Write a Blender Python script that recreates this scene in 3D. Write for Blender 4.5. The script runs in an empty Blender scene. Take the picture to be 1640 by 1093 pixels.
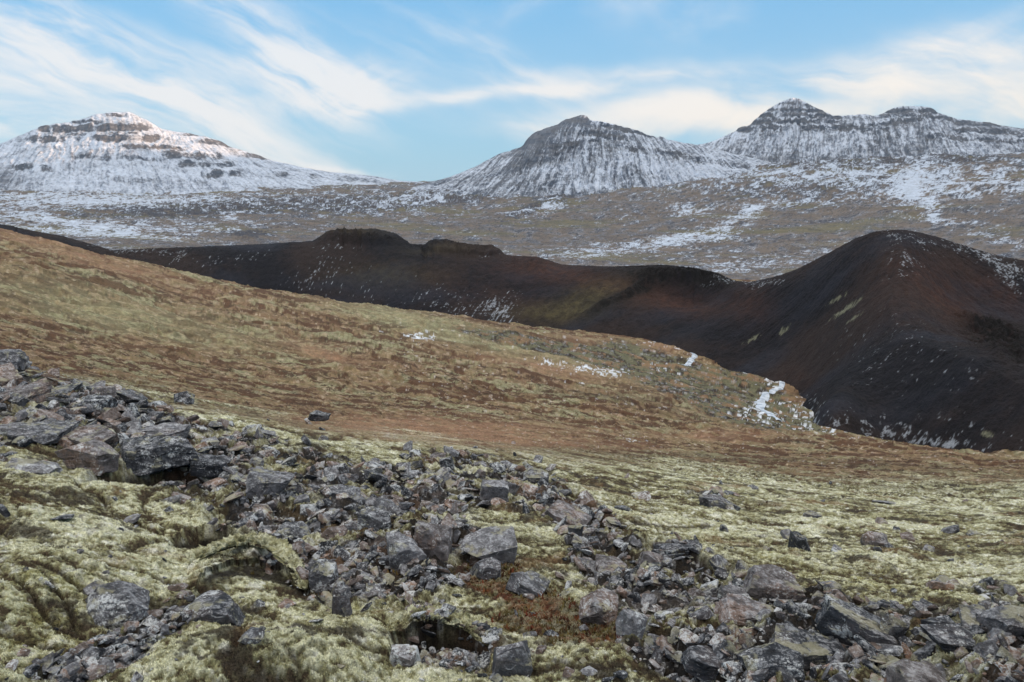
import bpy, math, random
import numpy as np
random.seed(7)
R = math.radians
col = bpy.context.scene.collection
scene = bpy.context.scene

# ------------------------------------------------------------------ camera
F = 1184.0; CU = 820.0; CV = 546.5; PITCH = R(11.76)
cam_d = bpy.data.cameras.new('camera'); cam = bpy.data.objects.new('camera', cam_d); col.objects.link(cam)
cam_d.sensor_width = 36; cam_d.lens = 36 * F / 1640; cam_d.clip_start = 0.05; cam_d.clip_end = 60000
cam.location = (0, 0, 0); cam.rotation_euler = (math.pi / 2 - PITCH, 0, 0)
scene.camera = cam

# ------------------------------------------------------------------ light
SUN_AZ, SUN_EL = R(112), R(3.6)          # clockwise from the view direction (+Y)
scene.view_settings.view_transform = 'Standard'; scene.view_settings.look = 'None'
scene.view_settings.gamma = 1; scene.view_settings.exposure = 1.6
sd = bpy.data.lights.new('sun', 'SUN'); sd.energy = 3.2; sd.angle = R(0.5); sd.color = (1, .60, .32)
so = bpy.data.objects.new('sun', sd); col.objects.link(so)
so.rotation_euler = (math.pi / 2 - SUN_EL, 0, math.pi - SUN_AZ)

world = bpy.data.worlds.new("World"); scene.world = world; world.use_nodes = True


class NT:
    """small helper to write node maths"""
    def __init__(s, tree):
        s.t = tree; s.t.nodes.clear()

    def n(s, kind, **kw):
        nd = s.t.nodes.new(kind)
        ins = kw.pop('ins', {})
        for k, v in kw.items(): setattr(nd, k, v)
        for k, v in ins.items(): s.put(nd.inputs[k], v)
        return nd

    def put(s, sock, v):
        if isinstance(v, bpy.types.NodeSocket): s.t.links.new(v, sock)
        elif v is not None:
            try: sock.default_value = v
            except Exception: sock.default_value = tuple(v) + (1,)

    def m(s, op, a, b=0.0, c=None, clamp=False):
        nd = s.n('ShaderNodeMath', operation=op, use_clamp=clamp)
        s.put(nd.inputs[0], a); s.put(nd.inputs[1], b)
        if c is not None: s.put(nd.inputs[2], c)
        return nd.outputs[0]

    def mix(s, f, a, b, blend='MIX'):
        nd = s.n('ShaderNodeMix', data_type='RGBA', blend_type=blend)
        s.put(nd.inputs[0], f); s.put(nd.inputs[6], a); s.put(nd.inputs[7], b)
        return nd.outputs[2]

    def mr(s, v, a, b, c=0.0, d=1.0, smooth=True):
        nd = s.n('ShaderNodeMapRange', interpolation_type='SMOOTHSTEP' if smooth else 'LINEAR')
        for i, x in enumerate((v, a, b, c, d)): s.put(nd.inputs[i], x)
        return nd.outputs[0]

    def noise(s, vec, scale, detail=4, rough=.55, dist=0.0, out=0):
        nd = s.n('ShaderNodeTexNoise', ins={'Scale': scale, 'Detail': detail, 'Roughness': rough, 'Distortion': dist})
        if vec is not None: s.put(nd.inputs['Vector'], vec)
        return nd.outputs[out]

    def comb(s, x, y, z=0.0):
        nd = s.n('ShaderNodeCombineXYZ')
        s.put(nd.inputs[0], x); s.put(nd.inputs[1], y); s.put(nd.inputs[2], z)
        return nd.outputs[0]


def build_world():
    N = NT(world.node_tree)
    sky = N.n('ShaderNodeTexSky', sky_type='NISHITA', sun_disc=False, sun_elevation=SUN_EL, sun_rotation=SUN_AZ,
              altitude=300, air_density=1.0, dust_density=0.3, ozone_density=3.0)
    tc = N.n('ShaderNodeTexCoord')
    sep = N.n('ShaderNodeSeparateXYZ', ins={0: tc.outputs['Generated']})
    X, Y, Z = sep.outputs
    az = N.m('ARCTAN2', X, Y); el = N.m('ARCSINE', Z)
    U = N.m('MULTIPLY_ADD', az, 1.184, 0.0)     # thousand pixels from centre, image-plane angle scale
    V = N.m('MULTIPLY', el, 1.184)
    # warp
    P0 = N.comb(U, V)
    w1 = N.noise(P0, 3.0, 4, .6); w2 = N.noise(N.comb(N.m('ADD', U, 7.3), V), 3.2, 4, .6)
    Uw = N.m('ADD', U, N.m('MULTIPLY', N.m('SUBTRACT', w1, .5), .16))
    Vw = N.m('ADD', V, N.m('MULTIPLY', N.m('SUBTRACT', w2, .5), .07))

    def streak(ang, su, sv, seed, det=7, rough=.62, a=None, b=None):
        c, s_ = math.cos(R(ang)), math.sin(R(ang))
        p = N.m('ADD', N.m('MULTIPLY', Uw, c * su), N.m('MULTIPLY', Vw, s_ * su))
        q = N.m('ADD', N.m('MULTIPLY', Uw, -s_ * sv), N.m('MULTIPLY', Vw, c * sv))
        return N.noise(N.comb(p, q, seed), 1.0, det, rough, .3)
    stA = streak(-24, 4.5, 22, 1.1)      # feathered streaks running down to the right
    stB = streak(-8, 3.5, 20, 5.7)
    stC = streak(28, 4.0, 16, 9.4)
    big = N.noise(N.comb(N.m('MULTIPLY', Uw, 3.4), N.m('MULTIPLY', Vw, 6.5), 3.3), 1.0, 6, .55, .4)

    def px(u, v):   # photo pixel -> sky coords
        dx, dy, dz = (u - CU), F * math.cos(PITCH) + (CV - v) * math.sin(PITCH), -F * math.sin(PITCH) + (CV - v) * math.cos(PITCH)
        return math.atan2(dx, dy) * 1.184, math.atan2(dz, math.hypot(dx, dy)) * 1.184

    def blob(u, v, ru, rv, ang, power, fld):
        cu, cv_ = px(u, v); c, s_ = math.cos(R(-ang)), math.sin(R(-ang))
        du = N.m('SUBTRACT', Uw, cu); dv = N.m('SUBTRACT', Vw, cv_)
        a = N.m('ADD', N.m('MULTIPLY', du, c / ru * 1000), N.m('MULTIPLY', dv, s_ / ru * 1000))
        b = N.m('ADD', N.m('MULTIPLY', du, -s_ / rv * 1000), N.m('MULTIPLY', dv, c / rv * 1000))
        d = N.m('ADD', N.m('MULTIPLY', a, a), N.m('MULTIPLY', b, b))
        g = N.m('POWER', 2.718, N.m('MULTIPLY', d, -1.0))
        return N.m('MULTIPLY', N.m('MULTIPLY', g, power), N.mr(fld, .22, .74, .0, 1.25))
    # (u, v, ru, rv, tilt down to the right, strength, texture)
    B = [(60, 25, 230, 30, 12, .8, stA), (360, 2, 130, 24, 8, .9, stA), (170, 120, 220, 50, 20, 1.0, stA),
         (40, 165, 170, 55, 8, .75, stB), (370, 205, 190, 42, 24, .75, stA), (10, 205, 90, 20, 5, .8, stB),
         (510, 120, 125, 58, 20, 1.9, stA), (585, 140, 60, 34, -25, 1.3, stC), (430, 250, 120, 26, 15, .4, big),
         (545, 268, 70, 9, 6, 1.1, stB), (820, 148, 250, 12, -4, 1.1, stB), (960, 118, 170, 16, -2, .6, stB),
         (800, 95, 180, 42, 30, .6, stA), (660, 60, 150, 50, 40, .35, stA), (820, 8, 90, 22, -10, .6, stC),
         (1090, 15, 120, 52, 8, 1.25, big), (1000, 0, 60, 25, 5, .4, stA), (1040, 190, 180, 42, -3, .95, big), (870, 215, 110, 26, 5, .55, stB),
         (1330, 130, 260, 34, -6, 1.1, stB), (1550, 110, 130, 50, 12, .9, stA), (1480, 170, 260, 36, 0, 1.0, big),
         (1620, 30, 130, 26, -10, .55, stC), (1240, 195, 220, 38, 0, .8, big), (-150, 120, 240, 120, 10, .6, stA), (1850, 140, 200, 80, -8, .4, big)]
    tot = None
    for b in B:
        v = blob(*b); tot = v if tot is None else N.m('ADD', tot, v)
    veil = N.m('MULTIPLY', N.mr(V, .28, .0, 0, .10), N.mr(stA, .3, .7, .4, 1))
    tot = N.m('ADD', tot, veil)
    mask = N.mr(tot, .10, 1.65, 0, .95)
    grad = N.mix(N.mr(V, -.02, .32, 0, 1, False), (1.15, 1.88, 2.36, 1), (.46, 1.40, 2.42, 1))
    skyc = N.mix(.86, sky.outputs[0], grad)
    warm = N.m('MULTIPLY', N.mr(V, .34, .02), N.mr(U, -.3, .7, .3, 1.0))
    cl = N.mix(warm, (2.25, 2.38, 2.52, 1), (3.0, 2.62, 2.20, 1))
    out = N.mix(mask, skyc, cl)
    # unseen overhead cloud sheet, added above the frame to raise the fill light
    over = N.m('MULTIPLY', N.mr(V, .36, .75), N.mr(big, .25, .6, .75, 1.0))
    out = N.mix(over, out, (4.3, 4.15, 3.95, 1))
    bg = N.n('ShaderNodeBackground', ins={'Color': out, 'Strength': 0.12})
    o = N.n('ShaderNodeOutputWorld'); world.node_tree.links.new(bg.outputs[0], o.inputs[0])


build_world()
world.cycles.sampling_method = 'MANUAL'; world.cycles.sample_map_resolution = 512

# ------------------------------------------------------------------ maths helpers
rng = np.random.default_rng(11)
_perm = rng.permutation(256).astype(np.int64)
_perm = np.concatenate([_perm, _perm])
_ang = rng.random(256) * 2 * np.pi
_gx, _gy = np.cos(_ang).astype(np.float32), np.sin(_ang).astype(np.float32)


def perlin(x, y, seed=0):
    x = np.asarray(x, dtype=np.float64) + seed * 17.31; y = np.asarray(y, dtype=np.float64) - seed * 9.77
    xi = np.floor(x).astype(np.int64); yi = np.floor(y).astype(np.int64)
    xf = (x - xi).astype(np.float32); yf = (y - yi).astype(np.float32)
    xi &= 255; yi &= 255
    u = xf * xf * xf * (xf * (xf * 6 - 15) + 10); v = yf * yf * yf * (yf * (yf * 6 - 15) + 10)

    def g(ix, iy, fx, fy):
        h = _perm[_perm[ix & 255] + (iy & 255)]
        return _gx[h] * fx + _gy[h] * fy
    a = g(xi, yi, xf, yf); b = g(xi + 1, yi, xf - 1, yf)
    c = g(xi, yi + 1, xf, yf - 1); d = g(xi + 1, yi + 1, xf - 1, yf - 1)
    return ((a + u * (b - a)) * (1 - v) + (c + u * (d - c)) * v) * 1.5


def fbm(x, y, o=4, seed=0, gain=.5, lac=2.03):
    s = 0; a = 1; t = 0
    for i in range(o):
        s = s + a * perlin(x, y, seed + i * 3); t += a
        x = x * lac; y = y * lac; a *= gain
    return s / t * 1.25


def ridged(x, y, o=4, seed=0, gain=.5):
    s = 0; a = 1; t = 0
    for i in range(o):
        s = s + a * (1 - 2.0 * np.abs(perlin(x, y, seed + i * 5))); t += a
        x = x * 2.07; y = y * 2.07; a *= gain
    return s / t


def sst(a, b, x):
    t = np.clip((x - a) / (b - a), 0, 1); return t * t * (3 - 2 * t)


def pix_dir(u, v):
    u = np.asarray(u, float); v = np.asarray(v, float)
    dx = u - CU; dy = F * math.cos(PITCH) + (CV - v) * math.sin(PITCH); dz = -F * math.sin(PITCH) + (CV - v) * math.cos(PITCH)
    return dx, dy, dz


def pix_as(u, v):
    dx, dy, dz = pix_dir(u, v); return np.arctan2(dx, dy), dz / np.hypot(dx, dy)


def to_pix(x, y, z):
    d = y * math.cos(PITCH) - z * math.sin(PITCH); up = y * math.sin(PITCH) + z * math.cos(PITCH)
    d = np.where(d < .05, .05, d)
    return CU + F * x / d, CV - F * up / d


def tps(P, val, lam=0.0):
    P = np.asarray(P, float); n = len(P)
    d = np.linalg.norm(P[:, None] - P[None], axis=2)
    K = np.where(d > 0, d * d * np.log(np.maximum(d, 1e-9)), 0) + lam * np.eye(n)
    A = np.zeros((n + 3, n + 3)); A[:n, :n] = K; A[:n, n] = 1; A[:n, n + 1:] = P; A[n, :n] = 1; A[n + 1:, :n] = P.T
    b = np.zeros(n + 3); b[:n] = val
    w = np.linalg.solve(A, b)

    def f(X, Yv):
        shp = np.shape(X); X = np.ravel(X); Yv = np.ravel(Yv); out = w[n] + w[n + 1] * X + w[n + 2] * Yv
        for i in range(n):
            d2 = (X - P[i, 0]) ** 2 + (Yv - P[i, 1]) ** 2
            out = out + w[i] * .5 * d2 * np.log(np.maximum(d2, 1e-18))
        return out.reshape(shp)
    return f


def bilin(grid, ga, gb, a, b):
    """grid over uniform coarse axes ga, gb"""
    i = np.interp(a, ga, np.arange(len(ga))); j = np.interp(b, gb, np.arange(len(gb)))
    i0 = np.clip(np.floor(i).astype(int), 0, len(ga) - 2); j0 = np.clip(np.floor(j).astype(int), 0, len(gb) - 2)
    fi = i - i0; fj = j - j0
    return (grid[i0, j0] * (1 - fi) * (1 - fj) + grid[i0 + 1, j0] * fi * (1 - fj) + grid[i0, j0 + 1] * (1 - fi) * fj + grid[i0 + 1, j0 + 1] * fi * fj)


def blobs(u, v, L):
    s = np.zeros(np.shape(u), np.float32)
    for (cu, cv_, ru, rv, ang, k) in L:
        c, sn = math.cos(R(ang)), math.sin(R(ang))
        a = ((u - cu) * c + (v - cv_) * sn) / ru; b = (-(u - cu) * sn + (v - cv_) * c) / rv
        s = s + k * np.exp(-(a * a + b * b))
    return s


def lin(r, g, b):
    f = lambda c: (c / 255 / 12.92) if c / 255 <= .04045 else ((c / 255 + .055) / 1.055) ** 2.4
    return np.array([f(r), f(g), f(b)], np.float32)


def lerp(a, b, t):
    return a + (b - a) * t[..., None]


def grid_mesh(name, X, Y, Z, colr=None, attrs=None, mat=None, smooth=True):
    """regular grid (n, m) -> one mesh object"""
    n, m = X.shape
    me = bpy.data.meshes.new(name)
    co = np.empty((n * m, 3), np.float32); co[:, 0] = X.ravel(); co[:, 1] = Y.ravel(); co[:, 2] = Z.ravel()
    idx = np.arange(n * m, dtype=np.int32).reshape(n, m)
    q = np.stack([idx[:-1, :-1], idx[1:, :-1], idx[1:, 1:], idx[:-1, 1:]], -1).reshape(-1, 4)
    raw_mesh(me, co, q, 4)
    if colr is not None:
        a = me.color_attributes.new('col', 'FLOAT_COLOR', 'POINT')
        c = np.ones((n * m, 4), np.float32); c[:, :3] = np.clip(colr.reshape(-1, 3), 0, 1); a.data.foreach_set('color', c.ravel())
    for k, v in (attrs or {}).items():
        a = me.attributes.new(k, 'FLOAT', 'POINT'); a.data.foreach_set('value', np.ascontiguousarray(v.ravel(), np.float32))
    me.polygons.foreach_set('use_smooth', np.full(len(me.polygons), smooth))
    if mat: me.materials.append(mat)
    o = bpy.data.objects.new(name, me); col.objects.link(o)
    return o


def raw_mesh(me, co, faces, k):
    nf = len(faces)
    me.vertices.add(len(co)); me.vertices.foreach_set('co', np.ascontiguousarray(co, np.float32).ravel())
    me.loops.add(nf * k); me.loops.foreach_set('vertex_index', np.ascontiguousarray(faces, np.int32).ravel())
    me.polygons.add(nf); me.polygons.foreach_set('loop_start', np.arange(0, nf * k, k, dtype=np.int32))
    try: me.polygons.foreach_set('loop_total', np.full(nf, k, np.int32))
    except Exception: pass
    me.update(calc_edges=True)


def tag(o, label=None, cat=None, group=None, kind=None):
    if label: o['label'] = label
    if cat: o['category'] = cat
    if group: o['group'] = group
    if kind: o['kind'] = kind
    return o


# ------------------------------------------------------------------ materials
def mat_base(name):
    m = bpy.data.materials.new(name); m.use_nodes = True
    return m, NT(m.node_tree)


def finish(N, m, color, rough, normal=None, spec=.2):
    b = N.n('ShaderNodeBsdfPrincipled', ins={'Base Color': color, 'Roughness': rough})
    b.inputs['Specular IOR Level'].default_value = spec
    if normal is not None: N.put(b.inputs['Normal'], normal)
    o = N.n('ShaderNodeOutputMaterial'); m.node_tree.links.new(b.outputs[0], o.inputs[0])
    return b


def terrain_mat(name, scales, amp=.35, bump=.5, dist=.05, rough=.95):
    """vertex colour broken up by noise at the given object-space scales"""
    m, N = mat_base(name)
    c = N.n('ShaderNodeVertexColor', layer_name='col').outputs[0]
    tc = N.n('ShaderNodeTexCoord').outputs['Object']
    h = None
    for i, s in enumerate(scales):
        nz = N.noise(tc, s, 6, .65)
        h = nz if h is None else N.m('ADD', h, nz)
    h = N.m('MULTIPLY', h, 1.0 / len(scales))
    f = N.mr(h, .32, .68, 1 - amp, 1 + amp, False)
    cc = N.mix(1.0, c, N.n('ShaderNodeCombineColor', ins={0: f, 1: f, 2: f}).outputs[0], 'MULTIPLY')
    bn = N.n('ShaderNodeBump', ins={'Strength': bump, 'Distance': dist, 'Height': h}).outputs[0]
    finish(N, m, cc, rough, bn)
    return m


def rock_mat(name, attr):
    """tone, rust and lichen come from the object colour (or, for rubble, from one number per stone)"""
    m, N = mat_base(name)
    tc = N.n('ShaderNodeTexCoord').outputs['Object']
    if attr:
        rnd = N.n('ShaderNodeAttribute', attribute_name='rnd').outputs['Fac']
        vec = tc
        tone = N.mr(N.m('FRACT', N.m('MULTIPLY', rnd, 7.31)), .35, 1.0); ru = N.m('FRACT', N.m('MULTIPLY', rnd, 23.7)); lic = N.m('FRACT', N.m('MULTIPLY', rnd, 61.3))
        ru = N.mr(ru, .5, .9); lic = N.m('MULTIPLY', lic, 1.3)
    else:
        oi = N.n('ShaderNodeObjectInfo')
        vec = N.n('ShaderNodeVectorMath', operation='MULTIPLY_ADD', ins={0: oi.outputs['Location'], 1: (3.1, 3.1, 3.1)})
        N.put(vec.inputs[2], N.n('ShaderNodeNewGeometry').outputs['Position']); vec = vec.outputs[0]
        tone, ru, lic = N.n('ShaderNodeSeparateColor', ins={0: oi.outputs['Color']}).outputs[:3]
    geo = N.n('ShaderNodeNewGeometry')
    nz = N.n('ShaderNodeSeparateXYZ', ins={0: geo.outputs['Normal']}).outputs[2]
    base = N.mix(tone, (.013, .016, .023, 1), (.165, .16, .17, 1))
    base = N.mix(N.mr(ru, .1, .8, 0, .8), base, (.21, .15, .12, 1))
    n1 = N.noise(vec, 5, 5, .6); n2 = N.noise(vec, 22, 6, .7); n3 = N.noise(vec, 75, 4, .75)
    base = N.mix(N.mr(n1, .35, .7, .0, .4), base, (.12, .125, .145, 1))
    rust = N.m('MULTIPLY', N.mr(N.noise(vec, 5.0, 6, .7), .48, .60), N.mr(ru, .0, .7, .10, 1))
    base = N.mix(N.m('MULTIPLY', rust, .75), base, (.29, .165, .10, 1))
    f = N.mr(n2, .28, .72, .25, 1.75, False)
    base = N.mix(1.0, base, N.n('ShaderNodeCombineColor', ins={0: f, 1: f, 2: f}).outputs[0], 'MULTIPLY')
    # hoar frost and pale crust lichen gather on the upper faces
    fn = N.m('ADD', N.m('MULTIPLY', n2, .55), N.m('MULTIPLY', n3, .45))
    fr = N.m('MULTIPLY', N.mr(nz, .0, .8), N.mr(fn, .47, .59))
    base = N.mix(N.m('MULTIPLY', fr, .5), base, (.50, .51, .53, 1))
    n4 = N.noise(vec, 140, 3, .8)
    ln = N.m('ADD', N.noise(vec, 10, 5, .75), N.m('MULTIPLY', N.m('SUBTRACT', N.m('ADD', n3, n4), 1.0), .42))
    li = N.mr(N.m('ADD', ln, N.m('MULTIPLY', lic, .14)), .64, .76)
    base = N.mix(N.m('MULTIPLY', li, .85), base, (.64, .66, .67, 1))
    mo = N.m('MULTIPLY', N.mr(N.noise(vec, 6, 4, .7), .54, .62), N.mr(nz, .1, .7))
    base = N.mix(N.m('MULTIPLY', mo, .6), base, (.36, .34, .22, 1))
    hh = N.m('ADD', N.m('MULTIPLY', n1, .5), N.m('ADD', N.m('MULTIPLY', n2, .35), N.m('MULTIPLY', n3, .15)))
    bn = N.n('ShaderNodeBump', ins={'Strength': 1.0, 'Distance': .06, 'Height': hh}).outputs[0]
    finish(N, m, base, .8, bn, .35)
    return m


M_ROCK = rock_mat('frosted_basalt', False)
M_RUB = rock_mat('frosted_rubble', True)

# ------------------------------------------------------------------ terrain 1: near slope and brown hillside
US = [-250, 0, 300, 600, 820, 1100, 1400, 1640, 1900]
ROWS = {2.4: [1050, 1055, 1062, 1068, 1074, 1082, 1090, 1095, 1100],
        3.5: [880, 893, 905, 905, 912, 930, 950, 965, 975],
        5.0: [755, 775, 790, 800, 815, 850, 885, 905, 920],
        7.0: [655, 680, 706, 735, 757, 800, 840, 862, 880],
        9.0: [580, 612, 655, 697, 722, 770, 812, 835, 850],
        11.: [560, 585, 640, 684, 711, 758, 797, 818, 835],
        16.: [600, 618, 652, 690, 712, 750, 780, 800, 812],
        25.: [545, 572, 628, 672, 700, 738, 764, 776, 785],
        40.: [480, 520, 588, 637, 667, 708, 737, 750, 758],
        60.: [430, 472, 545, 600, 635, 685, 722, 739, 745],
        90.: [390, 428, 505, 562, 600, 660, 720, 742, 760],
        130: [360, 392, 462, 520, 560, 628, 703, 742, 770]}
pts, vals = [], []
for r, vs in ROWS.items():
    for u, v in zip(US, vs):
        a, s = pix_as(u, v); pts.append((a, math.log(r) * .45)); vals.append(s)
for u, v, r in [(-250, 345, 165), (0, 372, 165), (300, 440, 172), (500, 479, 182), (700, 503, 192), (900, 531, 205), (1000, 546, 208), (1100, 566, 210), (1180, 598, 196), (1256, 619, 182), (1275, 650, 155), (1230, 640, 165), (1180, 625, 165), (1290, 678, 132), (1120, 600, 180), (1000, 575, 170)]:
    a, s = pix_as(u, v); pts.append((a, math.log(r) * .45)); vals.append(s)
for u, r, z in [(-250, 300, -38), (0, 300, -42), (300, 300, -50), (600, 290, -56), (820, 290, -58), (1100, 290, -56), (1300, 215, -54), (1500, 170, -52), (1640, 170, -53), (1900, 170, -52),
                (1400, 300, -52), (1640, 300, -52), (1900, 300, -52), (-250, 480, -52), (300, 480, -56), (820, 480, -58), (1400, 480, -58), (1900, 480, -58)]:
    a, _ = pix_as(u, 500); pts.append((a, math.log(r) * .45)); vals.append(z / r)
for u in US:
    a, _ = pix_as(u, 700)
    for r in (.9, 1.5): pts.append((a, math.log(r) * .45)); vals.append(-1.62 / r)
fS = tps(pts, vals, 1e-4)
ca = np.linspace(R(-58), R(58), 180); cl_ = np.linspace(math.log(.55), math.log(520), 260)
CG = fS(*np.meshgrid(ca, cl_ * .45, indexing='ij'))

azf = np.concatenate([np.linspace(R(-180), R(-58), 40)[:-1], np.linspace(R(-58), R(-37.5), 130)[:-1], np.linspace(R(-37.5), R(37.5), 1330), np.linspace(R(37.5), R(58), 130)[1:], np.linspace(R(58), R(180), 40)[1:]])
lnr = np.concatenate([np.linspace(math.log(.6), math.log(1.8), 60)[:-1], np.linspace(math.log(1.8), math.log(9), 560)[:-1], np.linspace(math.log(9), math.log(70), 400)[:-1], np.linspace(math.log(70), math.log(500), 200)])
A, L = np.meshgrid(azf, lnr, indexing='ij')
Rr = np.exp(L); X = np.sin(A) * Rr; Y = np.cos(A) * Rr
# behind the camera the slope goes on up to the left and stays low to the right
Af = np.clip(A, R(-58), R(58))
S = bilin(CG, ca, cl_, Af, L)
behind = sst(R(58), R(125), np.abs(A))
S = S * (1 - behind) + behind * (-1.62 / Rr + .10 * sst(1, 60, Rr))
Z = S * Rr
Ub, Vb = to_pix(X, Y, Z)
front = (Y > 0) & (np.abs(A) < R(58))
Ub = np.where(front, Ub, -4000); Vb = np.where(front, Vb, 900)

# where the scree lies, in photo pixels
SCREE = [(60, 650, 150, 48, 10, 1.5), (230, 700, 170, 45, 12, 1.5), (370, 745, 120, 40, 15, 1.2), (500, 800, 150, 65, 20, 1.3), (330, 800, 120, 35, 5, .9),
         (620, 860, 140, 70, 20, 1.5), (430, 860, 110, 60, 0, .9), (560, 940, 130, 60, 10, 1.1), (680, 780, 130, 35, 10, .9), (840, 780, 140, 35, 20, 1.0), (930, 830, 90, 40, 40, .9),
         (770, 900, 70, 40, 20, .9), (1000, 890, 90, 35, 25, .9), (1130, 930, 140, 45, 20, 1.3), (1050, 1000, 160, 60, 5, 1.2), (1250, 1000, 200, 60, 12, 1.6), (1430, 1040, 200, 60, 5, 1.5),
         (1600, 1060, 120, 50, 5, 1.3), (1150, 1070, 200, 40, 0, 1.2), (250, 990, 130, 50, -10, 1.2), (150, 1060, 130, 35, -5, .9), (700, 1040, 100, 45, 0, .9), (860, 1060, 90, 40, 0, .5),
         (1150, 800, 70, 18, 10, .7), (1260, 855, 60, 18, 15, .6), (1400, 865, 60, 14, 5, .45), (1560, 930, 90, 25, 5, .7), (0, 720, 60, 40, 0, .8), (1620, 990, 90, 30, 0, .7), (720, 740, 60, 14, 5, .6)]
NOSC = [(100, 850, 150, 75, 8, 1.7), (20, 970, 120, 70, 0, 1.6), (430, 1050, 200, 48, -8, 2.0), (390, 915, 90, 26, 12, .9), (860, 970, 120, 50, 25, 1.6), (1150, 860, 170, 28, 18, 1.2), (960, 1085, 90, 22, 0, 1.0)]
wn = fbm(X * .9, Y * .9, 4, 3)
scree = blobs(Ub, Vb, SCREE) - blobs(Ub, Vb, NOSC) + .5 * wn + .25 * fbm(X * 4, Y * 4, 3, 8)
scree = sst(.38, .8, scree + .25 * fbm(X * 1.9, Y * 1.9, 3, 9)) * sst(16, 11, Rr)
outm = sst(R(37), R(45), np.abs(A)) * (Rr < 12)
scree = np.maximum(scree, outm * sst(-.1, .3, fbm(X * .5, Y * .5, 3, 5)))

mossin = sst(.02, .20, fbm(X * 2.4, Y * 2.4, 4, 120) + .3 * fbm(X * .8, Y * .8, 2, 121)) * sst(16, 11, Rr)
vm = np.interp(Ub, [0, 300, 550, 820, 1100, 1300, 1640], [590, 640, 695, 728, 742, 768, 775])
mossw = sst(-14, 14, Vb - vm + 22 * fbm(X * .35, Y * .35, 4, 12))
mossw = np.where(front, mossw, 1 - sst(8, 30, Rr))
mossw = np.maximum(mossw, sst(10, 7, Rr))

near = sst(14, 7, Rr)
hb = fbm(X * 1.1, Y * 1.1, 3, 20); hb2 = ridged(X * 2.6 + .5 * hb, Y * 2.6, 3, 23)
fine = fbm(X * 9, Y * 9, 4, 30, .6); vfine = fbm(X * 34, Y * 34, 3, 33, .6)
pa = X * .94 - Y * .34; qa = X * .34 + Y * .94
warpn = fbm(X * .7, Y * .7, 3, 25)
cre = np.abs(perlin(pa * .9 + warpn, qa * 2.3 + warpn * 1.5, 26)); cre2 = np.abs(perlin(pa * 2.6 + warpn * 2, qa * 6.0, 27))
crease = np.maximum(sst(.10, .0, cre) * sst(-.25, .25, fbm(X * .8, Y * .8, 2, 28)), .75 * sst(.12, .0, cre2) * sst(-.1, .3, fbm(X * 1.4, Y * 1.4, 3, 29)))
D = near * mossw * (.06 * hb + .018 * hb2 + .022 * np.minimum(cre * 2.5, 1) - .03 + .022 * fine + .010 * vfine)
D -= sst(30, 12, Rr) * mossw * .018 * crease
D += near * scree * (.09 * ridged(X * 2.1, Y * 2.1, 4, 40) - .05 + .03 * fine)
mid = sst(7, 14, Rr)
w0 = fbm(A * 14, L * 7, 3, 47)
tus = fbm(A * 24 + w0 * 2, L * 15 + w0, 5, 50, .6); tus2 = ridged(A * 75 + w0 * 3, L * 48, 4, 55, .6)
amp_mid = np.interp(Rr, [7, 12, 30, 90, 200], [.05, .10, .16, .32, .5])
D += mid * amp_mid * (1.0 * tus + .5 * tus2) + sst(20, 70, Rr) * (.9 * fbm(X * .09, Y * .13, 4, 60) + .35 * ridged(X * .25, Y * .3, 3, 64)) * sst(260, 200, Rr)
# named hummocks: moss mound at the bottom, arched lip with a hollow under it, moss lip above a cavity
def bump(cu, cv_, ru, rv, ang=0):
    return blobs(Ub, Vb, [(cu, cv_, ru, rv, ang, 1)])
D += .12 * bump(440, 1065, 200, 60, -5) + .10 * bump(60, 830, 150, 35, 5) + .09 * bump(60, 930, 120, 40, 0) + .07 * bump(180, 790, 160, 20, 0) + .06 * bump(960, 1095, 110, 40, 0)


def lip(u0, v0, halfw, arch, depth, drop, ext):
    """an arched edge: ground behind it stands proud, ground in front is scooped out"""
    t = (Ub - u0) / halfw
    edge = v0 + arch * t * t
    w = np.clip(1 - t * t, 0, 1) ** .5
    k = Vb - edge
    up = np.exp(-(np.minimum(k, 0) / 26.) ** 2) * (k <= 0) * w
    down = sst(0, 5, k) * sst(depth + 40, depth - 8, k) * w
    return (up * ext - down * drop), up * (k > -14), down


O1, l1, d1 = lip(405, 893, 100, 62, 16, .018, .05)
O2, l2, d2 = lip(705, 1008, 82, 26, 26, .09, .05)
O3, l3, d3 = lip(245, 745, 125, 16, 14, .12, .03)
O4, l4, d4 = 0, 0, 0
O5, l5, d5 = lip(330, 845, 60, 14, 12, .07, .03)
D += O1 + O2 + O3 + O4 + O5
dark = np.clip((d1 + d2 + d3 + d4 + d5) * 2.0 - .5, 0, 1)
Z2 = Z + D
pull = .04 * (l1 + l2)
Rp = Rr - pull * (1 + .6 * vfine)
Xp, Yp = np.sin(A) * Rp, np.cos(A) * Rp

# colours (albedo)
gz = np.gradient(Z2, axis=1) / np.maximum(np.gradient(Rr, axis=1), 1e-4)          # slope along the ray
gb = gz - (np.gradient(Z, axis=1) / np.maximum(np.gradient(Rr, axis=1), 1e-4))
nA = fbm(X * .6, Y * .6, 5, 70, .6); nB = fbm(X * 3, Y * 3, 5, 75, .65); nC = fbm(X * .16, Y * .2, 4, 80); nD = fbm(X * 14, Y * 14, 4, 84, .7)
moss_hi = np.array([.62, .61, .43], np.float32); moss_mid = np.array([.30, .285, .15], np.float32); moss_lo = np.array([.085, .062, .036], np.float32)
t = np.clip(.44 + .45 * nA + .55 * nB + .65 * nD + .8 * vfine * sst(9, 4, Rr) + .5 * (np.minimum(cre * 3, 1) - .6) + 1.2 * np.clip(D, -.12, .12) * near, 0, 1)
cm = lerp(moss_lo, moss_mid, sst(.08, .42, t)); cm = lerp(cm, moss_hi, sst(.42, .85, t))
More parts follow.
